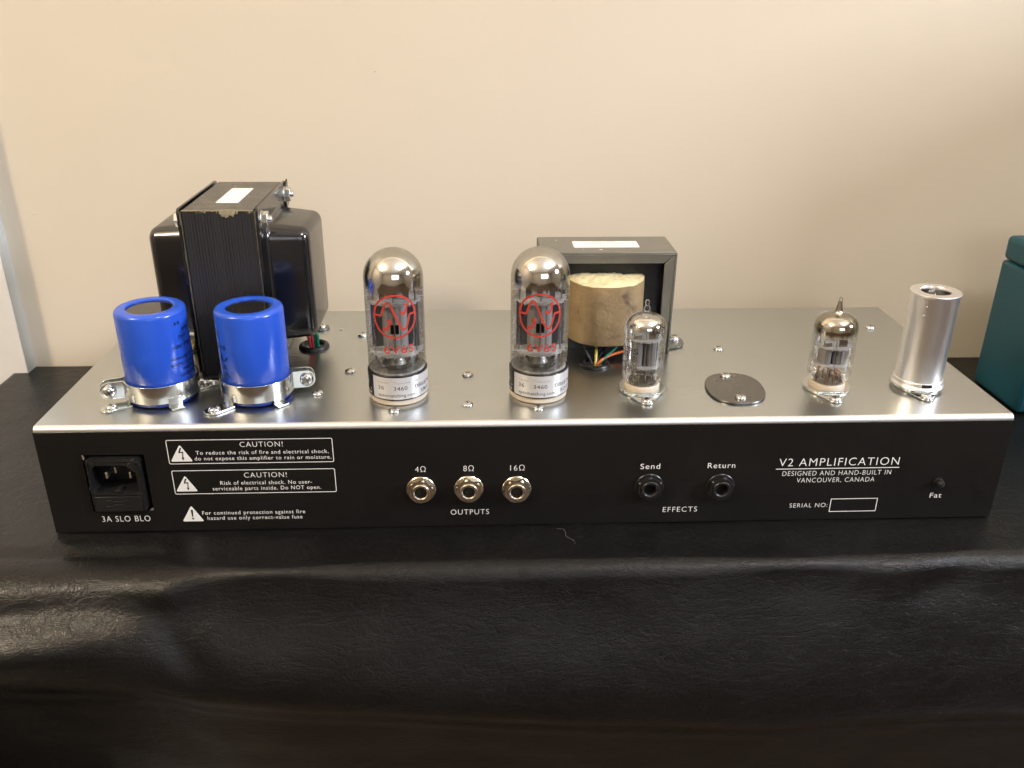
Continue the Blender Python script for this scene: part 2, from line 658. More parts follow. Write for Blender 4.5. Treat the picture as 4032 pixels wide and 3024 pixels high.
# ------------------------------------------------------------ the setting: wall, door trim, room around the table
X0, X1, Y0, Z0, Z1 = -2.5, 2.7, -3.2, -0.75, 1.75
wall = MB().add([(X0, WALL_Y, Z0), (X1, WALL_Y, Z0), (X1, WALL_Y, Z1), (X0, WALL_Y, Z1)], [(0, 1, 2, 3)]).build('wall', M['wall'])
tag(wall, kind='structure')
for (x, z, r_) in ((-0.0945, 0.2110, 0.0006), (-0.338, 0.1155, 0.0006)):
    mb = MB()
    mb.lathe([(1e-6, 0.0006), (r_ * 0.6, 0.0005), (r_, 0)], (x, WALL_Y, z), 10, 'y')
    mb.build('paint_speck', M['wall'], wall)
back = MB()
back.add([(X0, Y0, Z0), (X1, Y0, Z0), (X1, Y0, Z1), (X0, Y0, Z1)], [(3, 2, 1, 0)])
back.add([(X0, Y0, Z0), (X0, WALL_Y, Z0), (X0, WALL_Y, Z1), (X0, Y0, Z1)], [(0, 1, 2, 3)])
back.add([(X1, Y0, Z0), (X1, WALL_Y, Z0), (X1, WALL_Y, Z1), (X1, Y0, Z1)], [(3, 2, 1, 0)])
tag(back.build('room_walls', M['side_wall']), kind='structure')
tag(MB().add([(X0, Y0, Z0), (X1, Y0, Z0), (X1, WALL_Y, Z0), (X0, WALL_Y, Z0)], [(0, 1, 2, 3)]).build('floor', M['floor']), kind='structure')
tag(MB().add([(X0, Y0, Z1), (X1, Y0, Z1), (X1, WALL_Y, Z1), (X0, WALL_Y, Z1)], [(3, 2, 1, 0)]).build('ceiling', M['ceiling']), kind='structure')

mb = MB()
mb.mat(0).box((-0.47, 0.2140, Z0), (-0.3604, 0.2279, 1.3))
o = mb.build('door_trim', [M['white_paint'], M['trim_edge']], None, bevel=0.001)
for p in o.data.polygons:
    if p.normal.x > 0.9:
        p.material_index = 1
tag(o, kind='structure')

# tall cabinet added out of view at right to cast the wall's diagonal shadow
mb = MB()
mb.box((0.755, -0.085, Z0), (1.60, WALL_Y - 0.001, 0.392))
tag(mb.build('unseen_cabinet', M['side_wall'], None, bevel=0.003), kind='structure')

# ------------------------------------------------------------ vinyl cover over the table


def sstep(a, b, x):
    t = max(0.0, min(1.0, (x - a) / (b - a)))
    return t * t * (3 - 2 * t)


def gauss(x, m, s):
    return math.exp(-((x - m) / s) ** 2)


XL, XR, YB = -0.371, 0.74, 0.226


def cloth_point(x, w):
    """w < 0: on the table top (distance behind the edge); w > 0: arc length down the front"""
    rr = 0.0080 - 0.0042 * gauss(x, -0.130, 0.034) - 0.0030 * gauss(x, 0.13, 0.04) + 0.0090 * sstep(-0.168, -0.196, x)
    edge = -0.0372 + rr - 0.0004 * math.sin(x * 9 + 0.4)
    qa = rr * PI / 2
    sag = -0.0022 * sstep(-0.012, 0.0, w) * (1 - sstep(0.0, 0.02, w)) * sstep(-0.17, -0.21, x)
    if w <= 0:
        y, z = edge - w, 0.0
        z += -0.0004 * gauss(w, -0.012, 0.009) + 0.0005 * noise.noise((x * 22, w * 40, 3)) * sstep(0, -0.01, w) * (1 - sstep(-0.03, -0.05, w)) + sag
        return (x, y, z)
    if w < qa:
        t = w / rr
        y, z = edge - rr * math.sin(t), -rr * (1 - math.cos(t)) + sag
        e = w
    else:
        e = w
        y, z = edge - rr, -rr - (w - qa)
    # belly of the hanging part: leans out to w1, then tucks back under
    w1 = 0.054 + 0.032 * sstep(-0.30, 0.12, x)
    d = 0.020 * sstep(0.0, w1, e)
    if e > w1:
        d -= 0.50 * (e - w1) * sstep(w1, w1 + 0.022, e)
    left = sstep(-0.145, -0.230, x)
    far = sstep(-0.165, -0.275, x)
    d += left * (-0.0036 * gauss(e, 0.0290 - 0.05 * (x + 0.27), 0.0090)) + far * 0.0056 * gauss(e, 0.045 - 0.09 * (x + 0.27), 0.012)
    d += 0.0044 * gauss(x, -0.187, 0.017) * gauss(e, 0.012, 0.012)
    d += 0.0016 * gauss(x + 0.9 * (e - 0.012), 0.185, 0.022) * gauss(e, 0.010, 0.012)
    d -= 0.0014 * gauss(x + 1.2 * (e - 0.01), 0.215, 0.018) * gauss(e, 0.016, 0.014)
    # diagonal fold in the middle left
    d -= 0.0018 * gauss(x - 0.6 * (e - 0.04), -0.178, 0.010) * gauss(e, 0.043, 0.016)
    d += (0.0022 * noise.noise((x * 9, e * 14, 1.7))) * sstep(0.004, 0.03, e) + 0.0006 * noise.noise((x * 30, e * 45, 5.1)) * sstep(0, 0.02, e)
    d += 0.0013 * sstep(w1 + 0.01, w1 + 0.02, e) * gauss(e, w1 + 0.024 + 0.002 * math.sin(x * 12), 0.006)
    return (x, y - d, z + 0.15 * d)


ws = [-(YB + 0.0285)] + [-0.2 + 0.02 * i for i in range(8)] + [-0.05 + 0.002 * i for i in range(20)] + [-0.01 + 0.001 * i for i in range(11)]
ws = [w for w in ws if w < 0.0001]
ws += [0.0008 * (i + 1) for i in range(25)] + [0.02 + 0.0018 * (i + 1) for i in range(75)] + [0.155 + 0.02 * (i + 1) for i in range(14)]
nx = 420
vs, fs = [], []
for w in ws:
    for i in range(nx + 1):
        x = XL + (XR - XL) * i / nx
        px, py, pz = cloth_point(x, w)
        if w == ws[0]:
            py = YB
        # rounded left end
        vs.append((px, py, pz))
for j in range(len(ws) - 1):
    for i in range(nx):
        a = j * (nx + 1) + i
        fs.append((a, a + 1, a + nx + 2, a + nx + 1))
# left side and back drop
nrow = len(ws)
base = len(vs)
for dz, dx in ((0.002, 0.0012), (0.006, 0.002), (0.05, 0.003), (0.45, 0.004)):
    for j in range(nrow):
        p = vs[j * (nx + 1)]
        vs.append((p[0] - dx, p[1], p[2] - dz))
prev = [j * (nx + 1) for j in range(nrow)]
for q in range(4):
    cur = [base + q * nrow + j for j in range(nrow)]
    for j in range(nrow - 1):
        fs.append((prev[j], prev[j + 1], cur[j + 1], cur[j]))
    prev = cur
cloth = MB().add(vs, fs).build('vinyl_cover', M['vinyl'], angle=80)
tag(cloth, 'black leather-grain vinyl sheet draped over the table under the amplifier and down its front', 'cloth')

lint = MB()
pts = [(-0.0008, -0.0042, 0.0004), (0.0022, -0.0050, 0.0006), (0.0034, -0.0075, 0.0005), (0.0030, -0.0105, 0.0006), (0.0042, -0.0128, 0.0004), (0.0066, -0.0150, 0.0005), (0.0074, -0.0185, 0.0004)]
lint.tube(smooth(pts, 6), 0.00006, 5)
lo = lint.build('lint_fibre', M['lint'])
lo.location = (0.0135, 0, 0)
tag(lo, 'thin curly pale lint fibre lying on the black vinyl in front of the amplifier', 'fibre')

# ------------------------------------------------------------ teal box at the right
box = empty('storage_box', (0.337, 0.125, 0.0))
mb = MB()
body = [(0.0, 0.0), (0.0, 0.056), (0.30, 0.056), (0.30, 0.0)]
mb.box((0, 0, 0.0003), (0.30, 0.057, 0.0926))
mb.build('box_body', M['teal'], box, bevel=0.0025)
mb = MB()
mb.box((0, 0, 0.0931), (0.3000, 0.0570, 0.1100))
mb.build('lid', M['teal'], box, bevel=0.0035)
tag(box, 'dark teal lidded box standing at the right edge of the black cloth by the wall', 'box')

# ------------------------------------------------------------ the amplifier
amp = empty('amplifier', (0, 0, 0))
tag(amp, 'valve amplifier chassis with brushed steel top and black lettered front panel lying on black vinyl', 'amplifier')

mb = MB()
prof = [(D, H), (0.0036, H)]
rb = 0.0025
for i in range(1, 9):
    t = R(90 * i / 8)
    prof.append((0.0036 - rb * math.sin(t) - 0.0, H - rb + rb * math.cos(t)))
prof.append((0.0011, 0.0012))
vs, fs = [], []
for x in (-HW, HW):
    vs += [(x, p[0], p[1]) for p in prof]
n = len(prof)
fs = [(i, i + 1, n + i + 1, n + i) for i in range(n - 1)]
mb.k = 0
mb.add(vs, fs[:1])
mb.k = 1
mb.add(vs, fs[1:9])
mb.k = 0
# (front skin behind the panel, cut where the inlet sits)
for x0, x1, z0, z1 in ((-HW, -0.2290, 0.001, H - rb), (-0.1970, HW, 0.001, H - rb), (-0.2290, -0.1970, 0.001, 0.0130), (-0.2290, -0.1970, 0.0466, H - rb)):
    mb.add([(x0, 0.0011, z0), (x1, 0.0011, z0), (x1, 0.0011, z1), (x0, 0.0011, z1)], [(0, 1, 2, 3)])
mb.add([(-HW, 0.0011, 0.001), (-HW, D, 0.001), (-HW, D, H), (-HW, 0.0036, H), (-HW, 0.0011, H - rb)], [(0, 1, 2, 3, 4)])
mb.add([(HW, 0.0011, 0.001), (HW, D, 0.001), (HW, D, H), (HW, 0.0036, H), (HW, 0.0011, H - rb)], [(4, 3, 2, 1, 0)])
mb.add([(-HW, D, 0.001), (HW, D, 0.001), (HW, D, H), (-HW, D, H)], [(0, 1, 2, 3)])
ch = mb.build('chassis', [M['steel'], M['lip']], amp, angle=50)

# black front panel with inlet opening
ZP = 0.0592
mb = MB()
ox0, ox1, oz0, oz1 = -0.2285, -0.1976, 0.0133, 0.0463
for x0, x1, z0, z1 in ((-HW, ox0, 0.0006, ZP), (ox1, HW, 0.0006, ZP), (ox0, ox1, 0.0006, oz0), (ox0, ox1, oz1, ZP)):
    mb.add([(x0, 0, z0), (x1, 0, z0), (x1, 0, z1), (x0, 0, z1)], [(0, 1, 2, 3)])
for a, b in (((-HW, ZP), (HW, ZP)), ((-HW, 0.0006), (HW, 0.0006)), ((-HW, 0.0006), (-HW, ZP)), ((HW, 0.0006), (HW, ZP)),
             ((ox0, oz0), (ox1, oz0)), ((ox1, oz0), (ox1, oz1)), ((ox0, oz1), (ox1, oz1)), ((ox0, oz0), (ox0, oz1))):
    mb.add([(a[0], 0, a[1]), (b[0], 0, b[1]), (b[0], 0.0010, b[1]), (a[0], 0.0010, a[1])], [(0, 1, 2, 3)])
panel = mb.build('front_panel', M['panel'], amp)

TEXTS = [
    ('CAUTION!', -0.1490, -0.1275, 0.0499, 0.0029, 0),
    ('To reduce the risk of fire and electrical shock,', -0.1715, -0.1048, 0.0458, 0.0021, 1),
    ('do not expose this amplifier to rain or moisture.', -0.1725, -0.1037, 0.0425, 0.0021, 1),
    ('CAUTION!', -0.1489, -0.1272, 0.0321, 0.0029, 0),
    ('Risk of electrical shock. No user-', -0.1615, -0.1147, 0.0280, 0.0022, 1),
    ('serviceable parts inside. Do NOT open.', -0.1658, -0.1103, 0.0247, 0.0022, 1),
    ('For continued protection against fire', -0.1731, -0.1198, 0.0101, 0.0022, 1),
    ('hazard use only correct-value fuse', -0.1708, -0.1215, 0.0069, 0.0022, 1),
    ('3A SLO BLO', -0.2249, -0.2002, 0.0068, 0.0034, 0),
    ('4\u03a9', -0.0614, -0.0559, 0.0338, 0.0032, 0), ('8\u03a9', -0.0365, -0.0311, 0.0339, 0.0032, 0), ('16\u03a9', -0.0122, -0.0047, 0.0338, 0.0032, 0),
    ('OUTPUTS', -0.0436, -0.0233, 0.0076, 0.0031, 0),
    ('Send', 0.0558, 0.0662, 0.0336, 0.0031, 1), ('Return', 0.0913, 0.1059, 0.0335, 0.0031, 1), ('EFFECTS', 0.0696, 0.0881, 0.0070, 0.0031, 0),
    ('V2 AMPLIFICATION', 0.1290, 0.1932, 0.0339, 0.0046, 0),
    ('DESIGNED AND HAND-BUILT IN', 0.1316, 0.1900, 0.0281, 0.0028, 0),
    ('VANCOUVER, CANADA', 0.1398, 0.1818, 0.0239, 0.0028, 0),
    ('SERIAL NO:', 0.1381, 0.1588, 0.0084, 0.0026, 0), ('Fat', 0.2140, 0.2204, 0.0132, 0.0030, 1)]
YI = -0.00012
for s, a, b, z, h, low in TEXTS:
    flat_text(s, a, b, z, h, YI, amp, bold=0.002 if low else -0.008, spacing=1.15)

mb = MB()
mb.box((0.1277, YI, 0.03205), (0.1939, YI + 0.0001, 0.03245))
mb.build('printed_line', M['ink'], amp)


def outline(name, pts, w):
    m_ = MB()
    n_ = len(pts)
    cx = sum(p[0] for p in pts) / n_
    cz = sum(p[1] for p in pts) / n_
    inn = []
    for i in range(n_):
        p, a, b = pts[i], pts[i - 1], pts[(i + 1) % n_]
        d1 = Vector((p[0] - a[0], p[1] - a[1])).normalized()
        d2 = Vector((b[0] - p[0], b[1] - p[1])).normalized()
        t = (d1 + d2).normalized()
        nn = Vector((-t.y, t.x))
        k = w / max(0.5, nn.dot(Vector((-d1.y, d1.x))))
        if nn.dot(Vector((cx - p[0], cz - p[1]))) < 0:
            nn = -nn
        inn.append((p[0] + nn.x * k, p[1] + nn.y * k))
    m_.add([(p[0], YI, p[1]) for p in pts] + [(p[0], YI, p[1]) for p in inn], [(i, (i + 1) % n_, n_ + (i + 1) % n_, n_ + i) for i in range(n_)])
    return m_.build(name, M['ink'], amp)


outline('printed_frame', rrect(-0.1856, -0.1024, 0.0405, 0.0544, 0.0010), 0.00038)
outline('printed_frame', rrect(-0.1853, -0.1024, 0.0227, 0.0368, 0.0010), 0.00038)
outline('printed_frame', [(0.1601, 0.0053), (0.1858, 0.0053), (0.1858, 0.0136), (0.1601, 0.0136)], 0.00042)


def triangle(cx, z0, z1, hw_, kind_):
    m_ = MB()
    r = 0.0007
    P = [(cx - hw_, z0), (cx + hw_, z0), (cx, z1)]
    pts = []
    for i in range(3):
        p = Vector(P[i])
        a = (Vector(P[i - 1]) - p).normalized()
        b = (Vector(P[(i + 1) % 3]) - p).normalized()
        q0, q1 = p + a * 0.0011, p + b * 0.0011
        for k in range(5):
            t = k / 4
            pts.append(tuple(q0 * (1 - t) ** 2 + p * 2 * t * (1 - t) + q1 * t * t))
    m_.add([(p[0], YI, p[1]) for p in pts], [tuple(range(len(pts)))])
    o_ = m_.build('warning_triangle', M['ink'], amp)
    m_ = MB()
    y = YI - 0.0001
    h = z1 - z0

    def poly(q):
        m_.add([(cx + a * h, y, z0 + b * h) for a, b in q], [tuple(range(len(q)))])
    if kind_ == 'bolt':
        poly([(-0.02, 0.80), (0.08, 0.83), (-0.02, 0.56), (-0.115, 0.50)])
        poly([(-0.115, 0.50), (-0.02, 0.56), (0.135, 0.60), (0.085, 0.52)])
        poly([(0.135, 0.60), (0.085, 0.52), (0.055, 0.24), (0.105, 0.24)])
        poly([(0.01, 0.24), (0.15, 0.24), (0.085, 0.07)])
        m_.build('lightning_mark', M['panel'], o_)
    else:
        poly([(-0.055, 0.74), (0.055, 0.74), (0.03, 0.30), (-0.03, 0.30)])
        poly([(0.055 * math.cos(t * PI / 6), 0.18 + 0.055 * math.sin(t * PI / 6)) for t in range(12)])
        m_.build('exclamation_mark', M['panel'], o_)


triangle(-0.1790, 0.0420, 0.0517, 0.0056, 'bolt')
triangle(-0.1789, 0.0244, 0.0338, 0.0056, 'bolt')
triangle(-0.1782, 0.0062, 0.0158, 0.0056, 'bang')

# power inlet -----------------------------------------------------------
fx0, fx1, fz0, fz1 = -0.2270, -0.1998, 0.0139, 0.0448
mb = MB()
out = rrect(fx0, fx1, fz0, fz1, 0.0022, 5)
rec = [(-0.2225, 0.0408), (-0.2075, 0.0408), (-0.2027, 0.0365), (-0.2027, 0.0258), (-0.2035, 0.0250), (-0.2252, 0.0250), (-0.2262, 0.0258), (-0.2262, 0.0365)]


def ring_fill(mb_, outer, inner, y):
    """fill between two outlines by matching angle"""
    cx = sum(p[0] for p in inner) / len(inner)
    cz = sum(p[1] for p in inner) / len(inner)

    def at(poly_, ang):
        dx, dz = math.cos(ang), math.sin(ang)
        best = None
        for i in range(len(poly_)):
            x1_, z1_ = poly_[i]
            x2_, z2_ = poly_[(i + 1) % len(poly_)]
            ex, ez = x2_ - x1_, z2_ - z1_
            den = dx * ez - dz * ex
            if abs(den) < 1e-12:
                continue
            t = ((x1_ - cx) * ez - (z1_ - cz) * ex) / den
            u = ((x1_ - cx) * dz - (z1_ - cz) * dx) / den
            if t > 0 and -1e-6 <= u <= 1 + 1e-6:
                best = t if best is None else max(best, t)
        return (cx + dx * best, cz + dz * best)
    N = 96
    angs = sorted(set([2 * PI * i / N for i in range(N)] + [math.atan2(p[1] - cz, p[0] - cx) % (2 * PI) for p in inner + outer]))
    A = [at(outer, a) for a in angs]
    B = [at(inner, a) for a in angs]
    n_ = len(angs)
    mb_.add([(p[0], y, p[1]) for p in A] + [(p[0], y, p[1]) for p in B], [(i, (i + 1) % n_, n_ + (i + 1) % n_, n_ + i) for i in range(n_)])


yf = -0.0014
ring_fill(mb, out, rec, yf)
n = len(out)
mb.add([(p[0], yf, p[1]) for p in out] + [(p[0], 0.014, p[1]) for p in out], [(i, (i + 1) % n, n + (i + 1) % n, n + i) for i in range(n)])
n = len(rec)
mb.add([(p[0], yf, p[1]) for p in rec] + [(p[0], 0.013, p[1]) for p in rec], [(i, (i + 1) % n, n + (i + 1) % n, n + i) for i in range(n)])
mb.add([(p[0], 0.013, p[1]) for p in rec], [tuple(range(n))])
inlet = mb.build('power_inlet', M['blackplastic'], amp, angle=30)
# raised inner frame
mb = MB()
inn2 = rrect(-0.2258, -0.2008, 0.0243, 0.0432, 0.0016, 5)
o2 = rrect(-0.2261, -0.2005, 0.0240, 0.0435, 0.0018, 5)
ring_fill(mb, o2, inn2, yf - 0.0005)
n = len(o2)
mb.add([(p[0], yf - 0.0005, p[1]) for p in o2] + [(p[0], yf, p[1]) for p in o2], [(i, (i + 1) % n, n + (i + 1) % n, n + i) for i in range(n)])
n = len(inn2)
mb.add([(p[0], yf - 0.0005, p[1]) for p in inn2] + [(p[0], yf, p[1]) for p in inn2], [(i, (i + 1) % n, n + (i + 1) % n, n + i) for i in range(n)])
mb.build('inlet_rim', M['blackplastic'], inlet)
for px, pz in ((-0.2190, 0.0335), (-0.2140, 0.0365), (-0.2070, 0.0335)):
    mb = MB()
    mb.box((px - 0.0005, 0.0015, pz - 0.0018), (px + 0.0005, 0.0125, pz + 0.0016))
    mb.build('pin', M['pin'], inlet, bevel=0.0002)
mb = MB()
mb.box((-0.2256, yf - 0.0006, 0.0142), (-0.2022, yf - 0.0001, 0.0228))
for x0, x1, z in ((-0.2195, -0.2172, 0.0205), (-0.2105, -0.2085, 0.0205), (-0.2165, -0.2110, 0.0198), (-0.2205, -0.2170, 0.0172), (-0.2105, -0.2078, 0.0172), (-0.2165, -0.2110, 0.0179)):
    mb.box((x0, yf - 0.0010, z), (x1, yf - 0.0006, z + 0.0004))
mb.build('fuse_drawer', M['blackplastic'], inlet, bevel=0.00012)
mb = MB()
mb.box((-0.2147, yf - 0.0006, 0.0252), (-0.2118, 0.004, 0.0266))
mb.build('release_tab', M['blackplastic'], inlet, bevel=0.0002)
mb = MB()
mb.prism([(-0.2284, 0.0462), (-0.2278, 0.0462), (-0.2274, 0.0438), (-0.2280, 0.0438)], -0.0002, 0.0009, 'y')
mb.build('bare_metal_edge', M['lip'], amp)
mb = MB()
mb.prism([(-0.1998, 0.0134), (-0.1978, 0.0134), (-0.1978, 0.0146), (-0.1984, 0.0146)], -0.0002, 0.0009, 'y')
mb.build('bare_metal_edge', M['lip'], amp)

# jack sockets ----------------------------------------------------------


def hexpts(r, rot=0.0):
    return [(r * math.cos(R(60 * i + rot)), r * math.sin(R(60 * i + rot))) for i in range(6)]


def jack(x, z, mname, rot, first=None):
    m_ = M[mname]
    j = MB()
    j.lathe([(0.0052, 0.0), (0.0077, 0.0), (0.0077, 0.0005), (0.0074, 0.0008), (0.0052, 0.0008)], (0, 0, 0), 48, 'y')
    jo = j.build('jack_socket', m_, amp, loc=(x, 0, z))
    nt = MB()
    # hex nut with chamfered corners and a round bore
    hx = hexpts(0.0072, rot)
    N = 72
    rows = []
    for y, lim in ((-0.0008, 0.0072), (-0.0028, 0.0072), (-0.0035, 0.0064)):
        row = []
        for i in range(N):
            t = 2 * PI * i / N
            k = math.radians(((math.degrees(t) - rot) % 60) - 30)
            rad = min(0.0072 * math.cos(R(30)) / math.cos(k), lim)
            row.append((rad * math.cos(t), y, rad * math.sin(t)))
        rows.append(row)
    rows.append([(0.0050 * math.cos(2 * PI * i / N), -0.0035, 0.0050 * math.sin(2 * PI * i / N)) for i in range(N)])
    rows.append([(0.0050 * math.cos(2 * PI * i / N), -0.0020, 0.0050 * math.sin(2 * PI * i / N)) for i in range(N)])
    nt.add([p for r_ in rows for p in r_], [(a * N + i, a * N + (i + 1) % N, (a + 1) * N + (i + 1) % N, (a + 1) * N + i) for a in range(len(rows) - 1) for i in range(N)])
    nt.build('hex_nut', m_, jo, angle=22)
    b = MB()
    b.lathe([(0.0049, 0.0018), (0.0049, 0.0040), (0.0046, 0.0044), (0.0037, 0.0044), (0.0032, 0.0040), (0.0032, -0.016)], (0, 0, 0), 48, 'y')
    b.build('barrel', m_, jo)
    v = MB()
    v.disc(0.0031, -0.012, (0, 0, 0), 24, 'y')
    v.box((-0.0008, 0.006, -0.0031), (0.0008, 0.010, -0.0022))
    v.build('contact', M['void'], jo)
    return jo


for x, z, mn, rot in ((-0.0587, 0.0234, 'nickel', 18), (-0.0338, 0.0234, 'nickel', 40), (-0.0088, 0.0228, 'nickel', 5), (0.0611, 0.0230, 'blackplastic', 30), (0.0991, 0.0223, 'blackplastic', 20)):
    jack(x, z, mn, rot)

mb = MB()
mb.lathe([(0.0029, 0), (0.0029, 0.0006), (0.0021, 0.0008), (0.0021, 0.0030), (0.0018, 0.0038), (0.0010, 0.0042), (1e-6, 0.0043)], (0.2168, 0, 0.0231), 32, 'y')
mb.build('push_button', M['blackplastic'], amp)

# screws on the deck ------------------------------------------------------


def screw_mesh(r=0.0031, h=0.0022):
    s = MB()
    s.lathe([(r, 0), (r, h * 0.25), (r * 0.92, h * 0.55), (r * 0.72, h * 0.82), (r * 0.42, h * 0.97), (1e-6, h)], (0, 0, 0), 28)
    s.mat(1)  # raised grey bars, the shade of the cross recess put into their colour
    for a in (0, 90):
        k = len(s.v)
        s.box((-r * 0.52, -r * 0.11, h * 0.80), (r * 0.52, r * 0.11, h * 1.003))
        s.xf(Matrix.Rotation(R(a + 25), 4, 'Z'), k)
    return s.mesh('screw', [M['screw'], M['plate']])


SCREW = screw_mesh(0.0031, 0.0018)
SCREW_BIG = screw_mesh(0.0037, 0.0030)


def screw(p, parent=amp, rz=0.0, me=None, rot=None, name='screw'):
    o_ = bpy.data.objects.new(name, me or SCREW)
    scene.collection.objects.link(o_)
    o_.parent = parent
    o_.location = p
    o_.rotation_euler = rot or (0, 0, rz)
    return o_


for i, (x, y) in enumerate(((-0.1007, 0.1243), (-0.1011, 0.0669), (-0.1149, 0.0370), (-0.0342, 0.0598), (-0.0341, 0.0208), (-0.0718, 0.0142), (0.0029, 0.0149), (0.1185, 0.0953), (0.2272, 0.1297))):
    screw((x, y, H + 0.0002), rz=i * 0.7)
mb = MB()
mb.lathe([(0.0012, 0.0002), (0.0010, 0.0006), (1e-6, 0.0007)], (-0.1152, 0.1348, H), 16)
mb.build('rivet', M['screw'], amp)

# oval blanking plate
mb = MB()
pts = []
for i in range(64):
    t = 2 * PI * i / 64
    c_, s_ = math.cos(t), math.sin(t)
    e = 2 / 2.35
    x = 0.0160 * abs(c_) ** e * (1 if c_ > 0 else -1)
    y = 0.0200 * abs(s_) ** e * (1 if s_ > 0 else -1)
    pts.append((0.1126 + x * math.cos(0.12) + y * math.sin(0.12) * 0.4, 0.0368 + y))
mb.prism(pts, H + 0.0002, H + 0.0013)
bp = mb.build('cover_plate', M['plate'], amp, bevel=0.0002)
screw((0.1114, 0.0520, H + 0.0013), bp, 0.3)
screw((0.1120, 0.0231, H + 0.0013), bp, 1.1)

# grommets and wires -----------------------------------------------------


def grommet(x, y, r=0.0072):
    g = MB()
    g.lathe([(r + 0.0020, 0), (r + 0.0020, 0.0009), (r + 0.0013, 0.0020), (r, 0.0024), (r - 0.0012, 0.0018), (r - 0.0016, 0.0), (r - 0.0016, -0.004)], (x, y, H), 40)
    g.disc(r - 0.0016, -0.0012, (x, y, H), 30)
    return g.build('grommet', M['rubber'], amp)


def wire(pts, m_, parent, r=0.00095, name='wire'):
    w = MB()
    w.tube(smooth(pts, 7), r, 10)
    return w.build(name, M[m_], parent)


grommet(-0.1279, 0.1058)
grommet(0.0398, 0.0731)
grommet(-0.1990, 0.1058)

# ------------------------------------------------------------ power transformer
TX0, TX1, TY0, TY1, TZ1 = -0.1822, -0.1452, 0.0645, 0.1390, 0.1556
pt = empty('power_transformer')
pt.parent = amp
mb = MB()
mb.box((TX0, TY0 + 0.0004, H), (TX1, TY1, TZ1 - 0.0002))
core_ = mb.build('core', M['lamtop'], pt, bevel=0.0004)
mb = MB()
nl = 46
dx = (TX1 - TX0) / nl
for i in range(nl):
    x0 = TX0 + i * dx
    d = random.uniform(0.0, 0.00012) + (0.00022 if i % 2 else 0)
    mb.box((x0 + dx * 0.04, TY0 - d, H + 0.0003), (x0 + dx * 0.96, TY0 + 0.0012, TZ1 - 0.0003))
tag(mb.build('lamination_edges', M['laminat'], pt), kind='stuff')
# flaked varnish patches along the top edge and bare corner strips
mb = MB()
for i in range(8):
    x = TX0 + random.random() * (TX1 - TX0)
    w_ = random.uniform(0.0003, 0.0012)
    mb.box((x, TY0 - 0.00052, TZ1 - random.uniform(0.0006, 0.0022)), (x + w_, TY0 + 0.0006, TZ1 - 0.0001))
for i in range(9):
    x = -0.1625 + i * 0.0009
    mb.box((x, TY0 - 0.00058, TZ1 - random.uniform(0.0022, 0.0040)), (x + 0.0009, TY0 + 0.0006, TZ1 + 0.0001))
mb.box((TX0, TY0 - 0.0005, TZ1 - 0.0006), (TX1, TY0 + 0.0004, TZ1 - 0.0001))
mb.build('varnish_flakes', M['flake'], pt)
for sx, xe in ((-1, TX0), (1, TX1)):
    mb = MB()
    zs = [H + 0.002 + i * 0.0035 for i in range(27)]
    for i in range(len(zs) - 1):
        w_ = 0.0004 + 0.0004 * random.random() + (0.0006 if zs[i] > 0.145 else 0)
        a, b = sorted((xe + sx * 0.0004, xe + sx * (0.0004 + w_)))
        mb.box((a, TY0 - 0.0006, zs[i]), (b, TY0 + 0.0004, zs[i + 1]))
    mb.build('bare_edge_strip', M['barelam'], pt)


def end_bell(side):
    m_ = MB()
    x0 = TX1 + 0.0013 if side > 0 else TX0 - 0.0013
    fo = rrect(TY0 - 0.0006, TY1 + 0.0012, H + 0.0004, TZ1 + 0.0006, 0.0022, 5)
    # flange
    a, b = (x0, x0 + side * 0.0013)
    m_.prism(fo, min(a, b), max(a, b), 'x')
    # pressed dome: stack of rounded outlines
    xb = b
    rows = []
    y0, y1, z0, z1 = 0.0755, 0.1295, 0.0760, 0.1440
    prof_ = []
    for k in range(7):          # concave fillet into the flange
        t = R(90 * k / 6)
        prof_.append((0.0030 * (1 - math.sin(t)) - 0.0, 0.0030 * (1 - math.cos(t))))
    dep = 0.0225
    for k in range(1, 4):
        prof_.append((-0.0006 * k, 0.0030 + (dep - 0.0085) * k / 3))
    for k in range(1, 10):
        t = R(90 * k / 9)
        prof_.append((-0.0018 - 0.0055 * (1 - math.cos(t)), dep - 0.0055 + 0.0055 * math.sin(t)))
    for inset, hx_ in prof_:
        rr = max(0.0015, 0.0088 + inset)
        rows.append([(xb + side * hx_, p[0], p[1]) for p in rrect(y0 - inset, y1 + inset, z0 - inset * 0.9, z1 + inset, rr, 8)])
    n_ = len(rows[0])
    vs_ = [p for r_ in rows for p in r_]
    fs_ = [(j * n_ + i, j * n_ + (i + 1) % n_, (j + 1) * n_ + (i + 1) % n_, (j + 1) * n_ + i) for j in range(len(rows) - 1) for i in range(n_)]
    fs_.append(tuple(range(len(vs_) - n_, len(vs_))))
    m_.add(vs_, fs_)
    return m_.build('end_bell', M['enamel'], pt, angle=40, bevel=None)


end_bell(1)
end_bell(-1)
